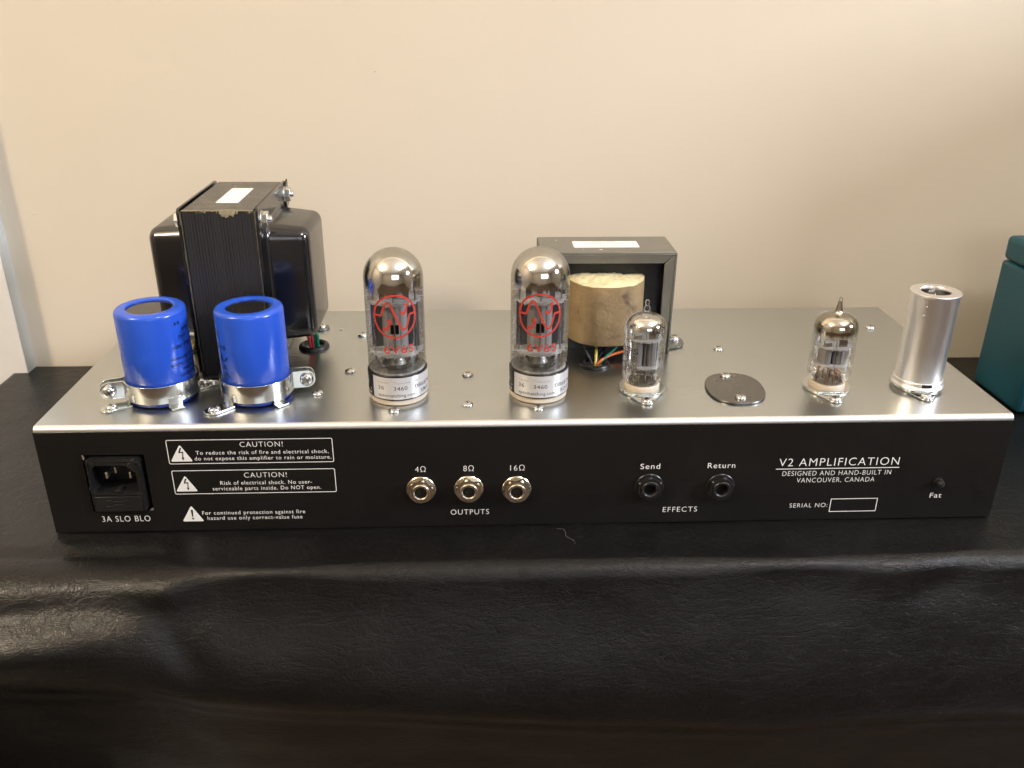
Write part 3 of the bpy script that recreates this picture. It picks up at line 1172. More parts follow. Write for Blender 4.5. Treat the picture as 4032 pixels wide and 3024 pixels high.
# bolts through the stack: nuts on the right, heads on the left
for y, z in ((0.0705, 0.1493), (0.1332, 0.1493)):
    b = MB()
    xr = TX1 + 0.0026
    b.prism([(y + p[0], z + p[1]) for p in hexpts(0.0043, 12)], xr + 0.0006, xr + 0.0038, 'x')
    b.lathe([(1e-6, xr + 0.0058), (0.0016, xr + 0.0056), (0.0018, xr + 0.0052), (0.0018, xr)], (0, y, z), 20, 'x')
    b.lathe([(0.0046, xr), (0.0046, xr + 0.0006), (0.001, xr + 0.0006)], (0, y, z), 24, 'x')
    b.build('nut', M['zinc'], pt, bevel=0.00025)
    xl = TX0 - 0.0026
    b = MB()
    b.prism([(y + p[0], z + p[1]) for p in hexpts(0.0040, 0)], xl - 0.0030, xl, 'x')
    b.build('bolt_head', M['zinc'], pt, bevel=0.00025)
mb = MB()
mb.prism(rrect(-0.1690, -0.1568, 0.0812, 0.1190, 0.0009), TZ1 - 0.0001, TZ1 + 0.0001, 'z')
st = mb.build('sticker', M['sticker'], pt)
# bracket wing behind the back bolt and mounting feet
mb = MB()
mb.prism([(TY1 - 0.007, TZ1 - 0.004), (TY1 + 0.0012, TZ1 + 0.0012), (TY1 + 0.0022, TZ1 - 0.012), (TY1 - 0.006, TZ1 - 0.016)], TX1 + 0.0027, TX1 + 0.0036, 'x')
mb.build('bracket_wing', M['enamel'], pt)
for x, y in ((-0.1282, 0.1372), (-0.1790, 0.0525), (-0.1990, 0.1372)):
    f = MB()
    dirx = -0.1452 if x > -0.17 else -0.1822
    f.prism([(x + 0.0048 * math.cos(R(a)), y + 0.0048 * math.sin(R(a))) for a in range(0, 360, 15)], H + 0.0002, H + 0.0014, 'z')
    f.build('mounting_foot', M['channel'], pt)
    screw((x, y, H + 0.0014), pt, 0.4)
for a, b, m_ in (((-0.1300, 0.1010, 0.0705), (-0.1290, 0.1045, 0.058), 'w_red'), ((-0.1278, 0.1012, 0.0705), (-0.1280, 0.1050, 0.058), 'w_red'),
                 ((-0.1262, 0.1015, 0.0710), (-0.1268, 0.1055, 0.058), 'w_green'), ((-0.1246, 0.1010, 0.0715), (-0.1252, 0.1050, 0.058), 'w_green')):
    wire([(a[0] - 0.0035, a[1] + 0.002, a[2] + 0.004), a, ((a[0] + b[0]) / 2, (a[1] + b[1]) / 2 - 0.001, 0.066), b], m_, pt, 0.0010)
wire([(-0.1950, 0.0960, 0.0760), (-0.1975, 0.0970, 0.0700), (-0.1985, 0.1020, 0.0640), (-0.1990, 0.1050, 0.0580)], 'w_yellow', pt, 0.0012)
wire([(-0.1930, 0.0930, 0.0760), (-0.1955, 0.0930, 0.0690), (-0.1980, 0.1010, 0.0640), (-0.1985, 0.1050, 0.0580)], 'w_yellow', pt, 0.0012)

# ------------------------------------------------------------ output transformer
ot = empty('output_transformer')
ot.parent = amp
OX0, OX1, OY0, OY1, OZ1 = 0.0088, 0.0870, 0.0898, 0.1256, 0.1244
mb = MB()
th = 0.0013
# top strap, two side straps, each with front and back lips
mb.box((OX0, OY0, OZ1 - th), (OX1, OY1, OZ1))
mb.box((OX0, OY0, H + 0.0002), (OX0 + th, OY1, OZ1 - th))
mb.box((OX1 - th, OY0, H + 0.0002), (OX1, OY1, OZ1 - th))
lw_ = 0.0068
for ya, yb in ((OY0, OY0 + th), (OY1 - th, OY1)):
    mb.prism([(OX0 + th, OZ1 - th), (OX1 - th, OZ1 - th), (OX1 - lw_ - 0.0003, OZ1 - lw_ + 0.0003), (OX0 + lw_ + 0.0003, OZ1 - lw_ + 0.0003)], ya, yb, 'y')
    mb.prism([(OX1 - th, OZ1 - th - 0.0007), (OX1 - th, H + 0.0002), (OX1 - lw_, H + 0.0002), (OX1 - lw_, OZ1 - lw_ - 0.0004)], ya, yb, 'y')
    mb.prism([(OX0 + th, OZ1 - th - 0.0007), (OX0 + th, H + 0.0002), (OX0 + lw_, H + 0.0002), (OX0 + lw_, OZ1 - lw_ - 0.0004)], ya, yb, 'y')
mb.build('channel_frame', M['channel'], ot, bevel=0.0004)
for sx in (-1, 1):
    f = MB()
    xe = OX1 if sx > 0 else OX0
    pts = [(xe - sx * 0.001, 0.0945), (xe - sx * 0.001, 0.1185)]
    cx_ = xe + sx * 0.0040
    for i in range(13):
        t = R(90 - 180 * i / 12)
        pts.append((cx_ + sx * 0.0092 * math.cos(t) * 0.9, 0.1068 + 0.0105 * math.sin(t)))
    f.prism(pts, H + 0.0002, H + 0.0016)
    f.build('mounting_foot', M['channel'], ot, bevel=0.0002)
    screw((xe + sx * 0.0066, 0.1080, H + 0.0016), ot, 0.5, SCREW_BIG)
mb = MB()
mb.box((OX0 + th + 0.0002, OY0 + 0.0085, H + 0.0002), (OX1 - th - 0.0002, OY1 - 0.0030, OZ1 - th - 0.0002))
mb.build('core', M['core'], ot)
# coil wrapped in brown paper
CX, CY = 0.0473, 0.1080
ca, cb = 0.0236, 0.0335
mb = MB()
rows = []
NN = 96
for z, k in ((0.0728, 0.996), (0.0733, 1.0), (0.077, 1.004), (0.082, 1.006), (0.088, 1.008), (0.095, 1.006), (0.103, 1.002), (0.1082, 1.0), (0.1082, 0.985), (0.104, 0.982)):
    row = []
    for i in range(NN):
        t = 2 * PI * i / NN
        c_, s_ = math.cos(t), math.sin(t)
        e = 2 / 2.6
        wob = 1 + 0.010 * noise.noise((c_ * 3, s_ * 3, z * 60)) + 0.006 * noise.noise((c_ * 9, s_ * 9, z * 160))
        zz = z + (0.0008 * noise.noise((c_ * 4, s_ * 4, 2.2)) if z > 0.105 else 0)
        row.append((CX + ca * k * wob * abs(c_) ** e * (1 if c_ > 0 else -1), CY + cb * k * wob * abs(s_) ** e * (1 if s_ > 0 else -1), zz))
    rows.append(row)
mb.add([p for r_ in rows for p in r_], [(j * NN + i, j * NN + (i + 1) % NN, (j + 1) * NN + (i + 1) % NN, (j + 1) * NN + i) for j in range(len(rows) - 1) for i in range(NN)])
mb.add([(p[0], p[1], p[2]) for p in rows[0]], [tuple(range(NN))])
mb.build('coil_wrap', M['kraft'], ot, angle=50)
# crumpled cream tape on the top of the winding
mb = MB()
rows = []
for j in range(13):
    k = 0.99 * (1 - j / 12) + 0.001
    row = []
    for i in range(NN):
        t = 2 * PI * i / NN
        c_, s_ = math.cos(t), math.sin(t)
        e = 2 / 2.6
        x = CX + ca * k * abs(c_) ** e * (1 if c_ > 0 else -1)
        y = CY + cb * k * abs(s_) ** e * (1 if s_ > 0 else -1)
        z = 0.1068 + 0.0042 * (1 - k) ** 0.5 + 0.0015 * noise.noise((x * 110, y * 110, 0.3)) + 0.0008 * noise.noise((x * 420, y * 420, 8)) + 0.0018 * sstep(0.064, 0.071, x)
        if j == 0:
            z -= 0.001
        row.append((x, y, z))
    rows.append(row)
mb.add([p for r_ in rows for p in r_], [(j * NN + i, j * NN + (i + 1) % NN, (j + 1) * NN + (i + 1) % NN, (j + 1) * NN + i) for j in range(len(rows) - 1) for i in range(NN)])
mb.build('tape_wrap', M['cream'], ot, angle=60)
mb = MB()
mb.prism(rrect(0.0286, 0.0671, 0.1008, 0.1142, 0.0009), OZ1 + 0.00002, OZ1 + 0.0002, 'z')
lab = mb.build('sticker', M['sticker'], ot)
for s, x0, x1, y in (('0DK 78001', 0.0405, 0.0545, 0.1112), ('HTS-1270100', 0.0370, 0.0580, 0.1078), ('5051P111', 0.0400, 0.0565, 0.1044)):
    vs, fs = text_mb(s, x0, x1, 0.0018, 0.0)
    t = MB()
    t.add([(x0 + x1 - v[0], y + 0.0018 - v[1], OZ1 + 0.0003) for v in vs], fs)
    t.build('lettering', M['fadeink'], lab)
# pale scuffs on the top
for x, y, r_ in ((0.0195, 0.1172, 0.0008), (0.0228, 0.1075, 0.0004), (0.0335, 0.0968, 0.0005), (0.0440, 0.0962, 0.0012)):
    t = MB()
    t.add([(x + r_ * random.uniform(0.7, 1.3) * math.cos(a), y + 0.6 * r_ * random.uniform(0.7, 1.3) * math.sin(a), OZ1 + 0.0001) for a in [i * PI / 4 for i in range(8)]], [tuple(range(8))])
    t.build('scuff', M['sticker'], ot)
for pts, m_ in ((((0.0345, 0.0810, 0.0740), (0.0350, 0.0800, 0.0690), (0.0375, 0.0765, 0.0640), (0.0392, 0.0735, 0.0585)), 'w_black'),
                (((0.0412, 0.0815, 0.0740), (0.0415, 0.0805, 0.0690), (0.0408, 0.0760, 0.0640), (0.0400, 0.0735, 0.0585)), 'w_yellow'),
                (((0.0560, 0.0830, 0.0745), (0.0530, 0.0810, 0.0695), (0.0455, 0.0765, 0.0640), (0.0415, 0.0728, 0.0585)), 'w_green'),
                (((0.0690, 0.0850, 0.0700), (0.0620, 0.0835, 0.0672), (0.0500, 0.0790, 0.0655), (0.0430, 0.0750, 0.0630), (0.0405, 0.0728, 0.0585)), 'w_orange'),
                (((0.0480, 0.0850, 0.0740), (0.0470, 0.0845, 0.0680), (0.0430, 0.0790, 0.0640), (0.0412, 0.0740, 0.0585)), 'w_black')):
    wire(pts, m_, ot, 0.00085)

# ------------------------------------------------------------ filter capacitors


def capacitor(cx, cy, ear_a, foot_a, tongue_a, which):
    s = MB()
    r = 0.0175
    zt = 0.1125
    s.lathe([(1e-6, H + 0.0006), (r - 0.001, H + 0.0006), (r, H + 0.0016), (r, 0.09), (r, zt - 0.0022), (r - 0.0003, zt - 0.0010), (r - 0.0012, zt - 0.0002), (r - 0.0024, zt),
             (r * 0.67 + 0.0006, zt), (r * 0.665, zt - 0.0003), (r * 0.66, zt - 0.0012)], (cx, cy, 0), 72)
    cap = s.build('filter_capacitor', M['blue'], amp, angle=50)
    s = MB()
    s.disc(r * 0.662, zt - 0.0010, (cx, cy, 0), 56)
    s.build('vent_disc', M['bakelite'], cap)
    # band with a gap at the ears
    s = MB()
    rb_, t_ = r + 0.0006, 0.0009
    gap = math.asin(0.0022 / rb_)
    ea = R(ear_a)
    z0, z1 = 0.0652, 0.0748
    s.lathe([(rb_, z0), (rb_ + t_, z0), (rb_ + t_, z1), (rb_, z1), (rb_, z0)], (cx, cy, 0), 80, 'z', ea + gap, ea + 2 * PI - gap)
    u = Vector((math.cos(ea), math.sin(ea), 0))
    v = Vector((-math.sin(ea), math.cos(ea), 0))
    zc, er = (z0 + z1) / 2, (z1 - z0) / 2
    for sg in (-1, 1):
        pts = [(rb_ - 0.0004, -er), (rb_ + 0.0075, -er)]
        for i in range(1, 12):
            t = R(-90 + 180 * i / 12)
            pts.append((rb_ + 0.0075 + er * math.cos(t), er * math.sin(t)))
        pts += [(rb_ + 0.0075, er), (rb_ - 0.0004, er)]
        o0, o1 = sg * 0.0022, sg * (0.0022 + t_)
        n_ = len(pts)
        vs_ = [Vector((cx, cy, zc + p[1])) + u * p[0] + v * o0 for p in pts] + [Vector((cx, cy, zc + p[1])) + u * p[0] + v * o1 for p in pts]
        s.add(vs_, [tuple(range(n_)), tuple(range(2 * n_ - 1, n_ - 1, -1))] + [(i, (i + 1) % n_, n_ + (i + 1) % n_, n_ + i) for i in range(n_)])
    # feet bent outwards onto the deck
    for ang, w_, ln in ((foot_a, 0.0042, 0.0098), (tongue_a, 0.0034, 0.0036), (foot_a + 178, 0.0042, 0.0098)):
        a = R(ang)
        u2 = Vector((math.cos(a), math.sin(a), 0))
        v2 = Vector((-math.sin(a), math.cos(a), 0))
        c0 = Vector((cx, cy, 0))
        # upright strip, slightly proud of the band
        r0, r1 = rb_ + 0.0002, rb_ + t_ + 0.00015
        def P(rad, off, z):
            th_ = off / rad
            q = c0 + u2 * rad * math.cos(th_) + v2 * rad * math.sin(th_)
            return (q.x, q.y, z)
        K = 6
        vs_ = []
        zb = H + 0.0012
        for z in (zb, z0 + 0.003):
            for rad in (r0, r1):
                for k in range(K + 1):
                    vs_.append(P(rad, -w_ + 2 * w_ * k / K, z))
        m1 = K + 1
        fs_ = []
        for k in range(K):
            fs_ += [(k, k + 1, 2 * m1 + k + 1, 2 * m1 + k), (m1 + k, m1 + k + 1, 3 * m1 + k + 1, 3 * m1 + k), (2 * m1 + k, 2 * m1 + k + 1, 3 * m1 + k + 1, 3 * m1 + k)]
        s.add(vs_, fs_)
        rs = rb_ - 0.0004
        pts = [(rs, -w_), (rs + t_ + ln - 0.0, -w_)]
        if ln > 0.005:
            for i in range(1, 10):
                t = R(-90 + 180 * i / 10)
                pts.append((rs + t_ + ln + w_ * math.cos(t), w_ * math.sin(t)))
        pts += [(rs + t_ + ln, w_), (rs, w_)]
        n_ = len(pts)
        lo_, hi_ = H + 0.0003, H + 0.00125
        s.add([c0 + u2 * p[0] + v2 * p[1] + Vector((0, 0, lo_)) for p in pts] + [c0 + u2 * p[0] + v2 * p[1] + Vector((0, 0, hi_)) for p in pts],
              [tuple(range(n_ - 1, -1, -1)), tuple(range(n_, 2 * n_))] + [(i, (i + 1) % n_, n_ + (i + 1) % n_, n_ + i) for i in range(n_)])
        if ln > 0.005:
            q = c0 + u2 * 0.0272 + Vector((0, 0, H + 0.00125))
            screw(tuple(q), cap, ang, SCREW)
    s.build('clamp', M['zinc'], cap, angle=40, bevel=0.00015)
    # clamp screw across the ears, head towards the viewer
    sg = -1 if v.y > 0 else 1
    hp = Vector((cx, cy, zc)) + u * (rb_ + 0.0078) + v * (sg * (0.0022 + t_))
    q = (v * sg).to_track_quat('Z', 'Y').to_euler()
    o_ = screw(tuple(hp), cap, 0, SCREW_BIG, q, 'clamp_screw')
    s = MB()
    hb = Vector((cx, cy, zc)) + u * (rb_ + 0.0078) - v * (sg * (0.0022 + t_))
    k0 = len(s.v)
    s.prism(hexpts(0.0034), 0, 0.0026)
    s.lathe([(1e-6, 0.0062), (0.0015, 0.0060), (0.0015, -0.006)], (0, 0, 0), 16)
    s.xf((-v * sg).to_track_quat('Z', 'Y').to_matrix().to_4x4(), 0)
    s.xf(Matrix.Translation(hb), 0)
    s.build('nut', M['zinc'], cap, bevel=0.0002)
    c3, rr = (cx, cy, 0), r + 0.00008
    view = 19 if which == 0 else 14
    if which == 0:
        for t_x, a0, a1, z, h in (('K4', 37, 48, 0.1052, 0.0018), ('1844-4', 52, 80, 0.1012, 0.0018), ('LFA2', 41, 58, 0.0975, 0.0019), ('32+32\u00b5F 500V', 29, 82, 0.0928, 0.0019),
                                  ('Made in Germany', 22, 92, 0.0864, 0.0019), ('25813 Husum', 20, 75, 0.0832, 0.0019), ('Capacitor', 41, 82, 0.0800, 0.0018), ('Electrolytic', 33, 86, 0.0768, 0.0018)):
            curved_text(t_x, a0 + view, a1 + view, z, h, c3, rr, cap, 'capink', 0.018, True)
    else:
        for t_x, a0, a1, z, h in (('32+32', -78, -49, 0.0932, 0.0022), ('50\u00b5F', -90, -66, 0.1000, 0.0018), ('LFA', -92, -74, 0.1062, 0.0018), ('F&T', -66, -52, 0.0822, 0.0026)):
            curved_text(t_x, a0 + view, a1 + view, z, h, c3, rr, cap, 'capink', 0.018, True)
        s = MB()
        for pts in ([(-66, 0.0905), (-59, 0.0868), (-47, 0.0895)], [(-66, 0.0755), (-57, 0.0808), (-46, 0.0785)], [(-66, 0.0905), (-66, 0.086)], [(-52, 0.0810), (-60, 0.0757)]):
            a_, f_ = stroke2d([(R(p[0] + view) * rr, p[1]) for p in smooth(pts, 4)], 0.0007)
            s.add(wrap(a_, c3, rr), f_)
        s.build('printed_mark', M['capink'], cap)
    return cap


capacitor(-0.1964, 0.0368, 200, 217, 306, 0)
capacitor(-0.1462, 0.0368, 11, 228, 317, 1)

# ------------------------------------------------------------ octal power tubes


def arc_prof(r, z0, n_=10, k=1.0):
    """quarter dome profile from (r, z0) to the pole"""
    return [(max(1e-6, r * math.cos(R(90 * i / n_))), z0 + k * r * math.sin(R(90 * i / n_))) for i in range(n_ + 1)]


def mica_pts(r, teeth, flat=1.0):
    pts = []
    for i in range(teeth):
        t = 2 * PI * (i + 0.5) / teeth
        w_ = PI / teeth
        for k, q in ((-0.9, 0.955), (-0.45, 0.90), (-0.16, 0.88), (-0.06, 1.03), (0.06, 1.03), (0.16, 0.88), (0.45, 0.90)):
            pts.append((r * q * math.cos(t + k * w_), r * q * math.sin(t + k * w_) * flat))
    return pts


def power_tube(cx, cy, code, label, rot, getter_mat):
    root = empty('power_tube', (cx, cy, H))
    tag(root, label, 'vacuum tube', 'power tubes')
    z = lambda q: q - H
    c0 = (0, 0, 0)
    s = MB()
    r = 0.0153
    zs = 0.1279
    s.lathe([(r - 0.0006, z(0.0783)), (r, z(0.0800)), (r, z(0.10)), (r, z(0.12))] + [(a, z(b)) for a, b in arc_prof(r, zs, 14, 0.97)], c0, 72)
    glass = s.build('glass_envelope', M['glass'], root, angle=80)
    s = MB()
    ri = r - 0.0005
    s.lathe([(ri, z(0.1215)), (ri, z(0.1250))] + [(a, z(b)) for a, b in arc_prof(ri, zs, 14, 0.97)], c0, 72)
    s.build('getter_coating', getter_mat, glass, angle=80)
    # printed ring emblem
    uc, zc, rad = R(0 + rot) * r, z(0.1113), 0.0112
    s = MB()
    rr = r + 0.00006
    ring, fr = stroke2d([(uc + rad * math.cos(2 * PI * i / 72), zc + rad * math.sin(2 * PI * i / 72)) for i in range(73)], 0.00112)
    s.add(wrap(ring, c0, rr), fr)
    wave = smooth([(-0.96, 0.05), (-0.80, 0.05), (-0.66, 0.06), (-0.55, 0.30), (-0.43, 0.60), (-0.31, 0.67), (-0.20, 0.57), (0.02, 0.05), (0.26, -0.52), (0.39, -0.63), (0.52, -0.53), (0.62, -0.20), (0.70, 0.06), (0.80, 0.08), (0.96, 0.10)], 5)
    a_, f_ = stroke2d([(uc + p[0] * rad, zc + p[1] * rad) for p in wave], 0.00112)
    s.add(wrap(a_, c0, rr), f_)
    for ox, oz in ((0.0, 0.0), (-0.80, -0.74)):
        for pts, w_ in (([(0.42, 0.56), (0.66, 0.57)], 0.0008), (smooth([(0.57, 0.55), (0.53, 0.36), (0.47, 0.20), (0.38, 0.12), (0.28, 0.16)], 4), 0.0013), ([(0.24, 0.24), (0.32, 0.16)], 0.0014)):
            a_, f_ = stroke2d([(uc + (p[0] + ox) * rad, zc + (p[1] + oz) * rad) for p in pts], w_)
            s.add(wrap(a_, c0, rr + 0.00002), f_)
    s.build('emblem', M['red'], glass, angle=80)
    curved_text('6V6S', -24 + rot, 35 + rot, z(0.0914), 0.0043, c0, rr, glass, 'red', 0.012, spacing=1.1)
    # base with label
    s = MB()
    rb_ = 0.0158
    s.lathe([(1e-6, z(0.0646)), (rb_ - 0.0006, z(0.0646)), (rb_, z(0.0652)), (rb_, z(0.0784)), (rb_ - 0.0005, z(0.0789)), (r + 0.0001, z(0.0789)), (r - 0.0012, z(0.0780)), (1e-6, z(0.0778))], c0, 72)
    base_ = s.build('base', M['basemat'], root)
    s = MB()
    s.lathe([(0.0150, z(H + 0.0001)), (0.0153, z(H + 0.0006)), (0.0150, z(0.0645)), (1e-6, z(0.0645))], c0, 64)
    s.build('socket_ring', M['ceramic'], root)

    def patch(a0, a1, z0, z1, rad_, m_, nm):
        q = MB()
        n_ = 40
        pts = []
        for zz in (z0, z1):
            for i in range(n_ + 1):
                pts.append(((R(a0) + (R(a1) - R(a0)) * i / n_) * rad_, z(zz)))
        q.add(wrap(pts, c0, rad_), [(i, i + 1, n_ + 2 + i, n_ + 1 + i) for i in range(n_)])
        return q.build(nm, M[m_], base_, angle=80)
    rl = rb_ + 0.00008
    patch(-54 + rot, 100 + rot, 0.0657, 0.0779, rl, 'label', 'label')
    patch(-118 + rot, -54 + rot, 0.0657, 0.0779, rl, 'blacklabel', 'label_tab')
    rt = rl + 0.00006
    for t_x, a0, a1, zz, h, m_ in (('Current', -42, -19, 0.0745, 0.0012, 'lightink'), ('Transcond', -9, 22, 0.0745, 0.0012, 'lightink'), ('ID *', 33, 46, 0.0745, 0.0012, 'lightink'),
                                   ('36', -41, -28, 0.0710, 0.0021, 'labelink'), ('3460', -9, 17, 0.0709, 0.0021, 'labelink'), ('0868761', 33, 84, 0.0709, 0.0021, 'labelink'),
                                   ('apexmatching.com', -41, 33, 0.0671, 0.0018, 'labelink'), (code, 46, 74, 0.0673, 0.0021, 'labelink')):
        curved_text(t_x, a0 + rot, a1 + rot, z(zz), h, c0, rt, base_, m_, 0.004)
    q = MB()
    for pts in ([(-92, 0.0690), (-77, 0.0755), (-62, 0.0690)],):
        a_, f_ = stroke2d([(R(p[0] + rot) * rt, z(p[1])) for p in pts], 0.0005)
        q.add(wrap(a_, c0, rt), f_)
    q.add(wrap([(R(a + rot) * rt, z(b)) for a, b in ((-83, 0.0695), (-77, 0.0745), (-73, 0.0700), (-77, 0.0718))], c0, rt), [(0, 3, 1), (1, 3, 2)])
    q.build('printed_peak', M['ink'], base_)
    curved_text('apex', -92 + rot, -61 + rot, z(0.0664), 0.0019, c0, rt, base_, 'ink', 0.006)
    # innards
    for zz, nm in ((0.1158, 'mica_spacer'), (0.0880, 'mica_spacer')):
        s = MB()
        s.prism(mica_pts(0.0146, 10), z(zz), z(zz) + 0.0003)
        s.build(nm, M['mica'], root)
    s = MB()
    zb, zt = z(0.0905), z(0.1152)
    # central box of the anode with a square window in front
    prof_ = [(-0.0066, -0.0015), (-0.0048, -0.0052), (-0.0022, -0.0060), (0.0022, -0.0060), (0.0048, -0.0052), (0.0066, -0.0015), (0.0066, 0.0015), (0.0048, 0.0052), (-0.0048, 0.0052), (-0.0066, 0.0015)]
    n_ = len(prof_)
    wz0, wz1 = z(0.0985), z(0.1036)
    lev = [zb, wz0, wz1, zt]
    vs_ = [(p[0], p[1], q_) for q_ in lev for p in prof_]
    fs_ = []
    for j in range(3):
        for i in range(n_):
            if j == 1 and i == 2:
                continue
            fs_.append((j * n_ + i, j * n_ + (i + 1) % n_, (j + 1) * n_ + (i + 1) % n_, (j + 1) * n_ + i))
    s.add(vs_, fs_)
    for rib in (-0.0034, 0.0034):
        s.box((rib - 0.00025, -0.0060, zb), (rib + 0.00025, -0.0050, zt))
    an = s.build('anode', M['anode'], root, angle=20)
    s = MB()
    for sg in (-1, 1):
        s.prism([(sg * 0.0066, -0.0012), (sg * 0.0095, -0.0026), (sg * 0.0122, -0.0020), (sg * 0.0122, 0.0020), (sg * 0.0095, 0.0026), (sg * 0.0066, 0.0012)], zb, zt)
    s.build('anode_fin', M['anodedark'], root, angle=20)
    s = MB()
    s.box((-0.0030, -0.0030, zb + 0.001), (0.0030, 0.0030, zt - 0.001))
    s.build('cathode', M['void'], root)
    s = MB()
    for x, y in ((-0.0108, -0.0030), (0.0108, -0.0030), (-0.0040, 0.0058), (0.0040, 0.0058), (0.0, -0.0066)):
        s.tube([(x, y, z(0.0830)), (x, y, z(0.1215 if abs(x) > 0.005 else 0.1190))], 0.0004, 8)
    for x in (-0.0075, -0.0025, 0.0025, 0.0075):
        s.tube(smooth([(x, 0, z(0.088)), (x * 0.95, -0.001, z(0.085)), (x * 0.75, 0, z(0.0815)), (x * 0.7, 0, z(0.0785))], 3), 0.0005, 8)
    s.build('support_rods', M['wirem'], root)
    s = MB()
    for x, y in ((-0.0062, -0.0015), (0.0, 0.001), (0.0062, -0.0015)):
        s.box((x - 0.0014, y - 0.0004, z(0.1162)), (x + 0.0014, y + 0.0004, z(0.1225)))
        s.tor(0.0022, 0.0004, (x, y, z(0.1235)), 20, 6)
    s.build('getter_holder', M['anodedark'], root)
    s = MB()
    s.lathe([(0.0148, z(0.0800)), (0.0120, z(0.0806)), (0.0075, z(0.0812)), (0.0050, z(0.0835)), (0.0036, z(0.0845)), (1e-6, z(0.0846))], c0, 40)
    s.tor(0.0095, 0.0011, (0, 0, z(0.0812)), 40, 10)
    s.build('glass_stem', M['glass2'], root)
    s = MB()
    s.lathe([(0.0145, z(0.0786)), (0.0138, z(0.0794)), (0.0100, z(0.0799)), (0.0050, z(0.0803)), (0.0030, z(0.0840)), (1e-6, z(0.0842))], c0, 40)
    s.build('stem_press', M['press'], root)
    return root


GA = m_getter('getter_film_low', 0.1222 - H, 0.1262 - H)
GB = m_getter('getter_film_ragged', 0.1205 - H, 0.1250 - H, (0.90, 0.89, 0.86))
power_tube(-0.0711, 0.0360, 'XM10', 'glass power tube with red 6V6S print, label XM10, standing alone against the wall', 5, GB)
power_tube(0.0043, 0.0362, 'XO10', 'glass power tube with red 6V6S print, label XO10, overlapping the brown-wrapped transformer', -4, GA)

# ------------------------------------------------------------ nine-pin tubes, their sockets and the shield


def noval_socket(cx, cy, rz, ring=True):
    root = bpy.data.objects.new('tube_socket', None)
    s = MB()
    R_ = 0.0126
    zt = 0.0024
    # top flange, cut straight at front and back
    yc = 0.0098
    a0 = math.asin(yc / R_)
    pts = []
    for i in range(25):
        t = -a0 + 2 * a0 * i / 24
        pts.append((R_ * math.cos(t), R_ * math.sin(t)))
    for i in range(25):
        t = PI - a0 + 2 * a0 * i / 24
        pts.append((R_ * math.cos(t), R_ * math.sin(t)))
    s.prism(pts, zt - 0.0010, zt)
    hw_ = R_ * math.cos(a0)
    for sg in (-1, 1):
        ya, yb = sorted((sg * yc, sg * (yc + 0.0009)))
        s.box((-hw_, ya, 0.0003), (hw_, yb, zt))
        tri = [(-hw_, sg * (yc + 0.0008)), (hw_, sg * (yc + 0.0008))]
        for i in range(9):
            t = R(20 + 140 * i / 8)
            tri.append((0.0038 * math.cos(t), sg * (0.0170 + 0.0034 * math.sin(t))))
        s.prism(tri, 0.0003, 0.0012)
    s.lathe([(R_ - 0.0006, 0.0002), (R_, 0.0009), (R_, zt - 0.0008)], (0, 0, 0), 48)
    fo = s.build('tube_socket', M['zinc'], amp, bevel=0.0002, loc=(cx, cy, H))
    fo.rotation_euler = (0, 0, rz)
    for sg in (-1, 1):
        screw((0, sg * 0.0172, 0.0012), fo, 0.4 * sg)
    if ring:
        s = MB()
        s.lathe([(0.0096, zt), (0.0096, zt + 0.0022), (0.0091, zt + 0.0030), (0.0080, zt + 0.0030), (0.0078, zt + 0.0016), (1e-6, zt + 0.0012)], (0, 0, 0), 48)
        s.build('ceramic_ring', M['ceramic'], fo)
    bpy.data.objects.remove(root)
    return fo


noval_socket(0.0611, 0.0380, 0.0)
noval_socket(0.1636, 0.0372, -0.07)
noval_socket(0.2148, 0.0380, -0.14, False)


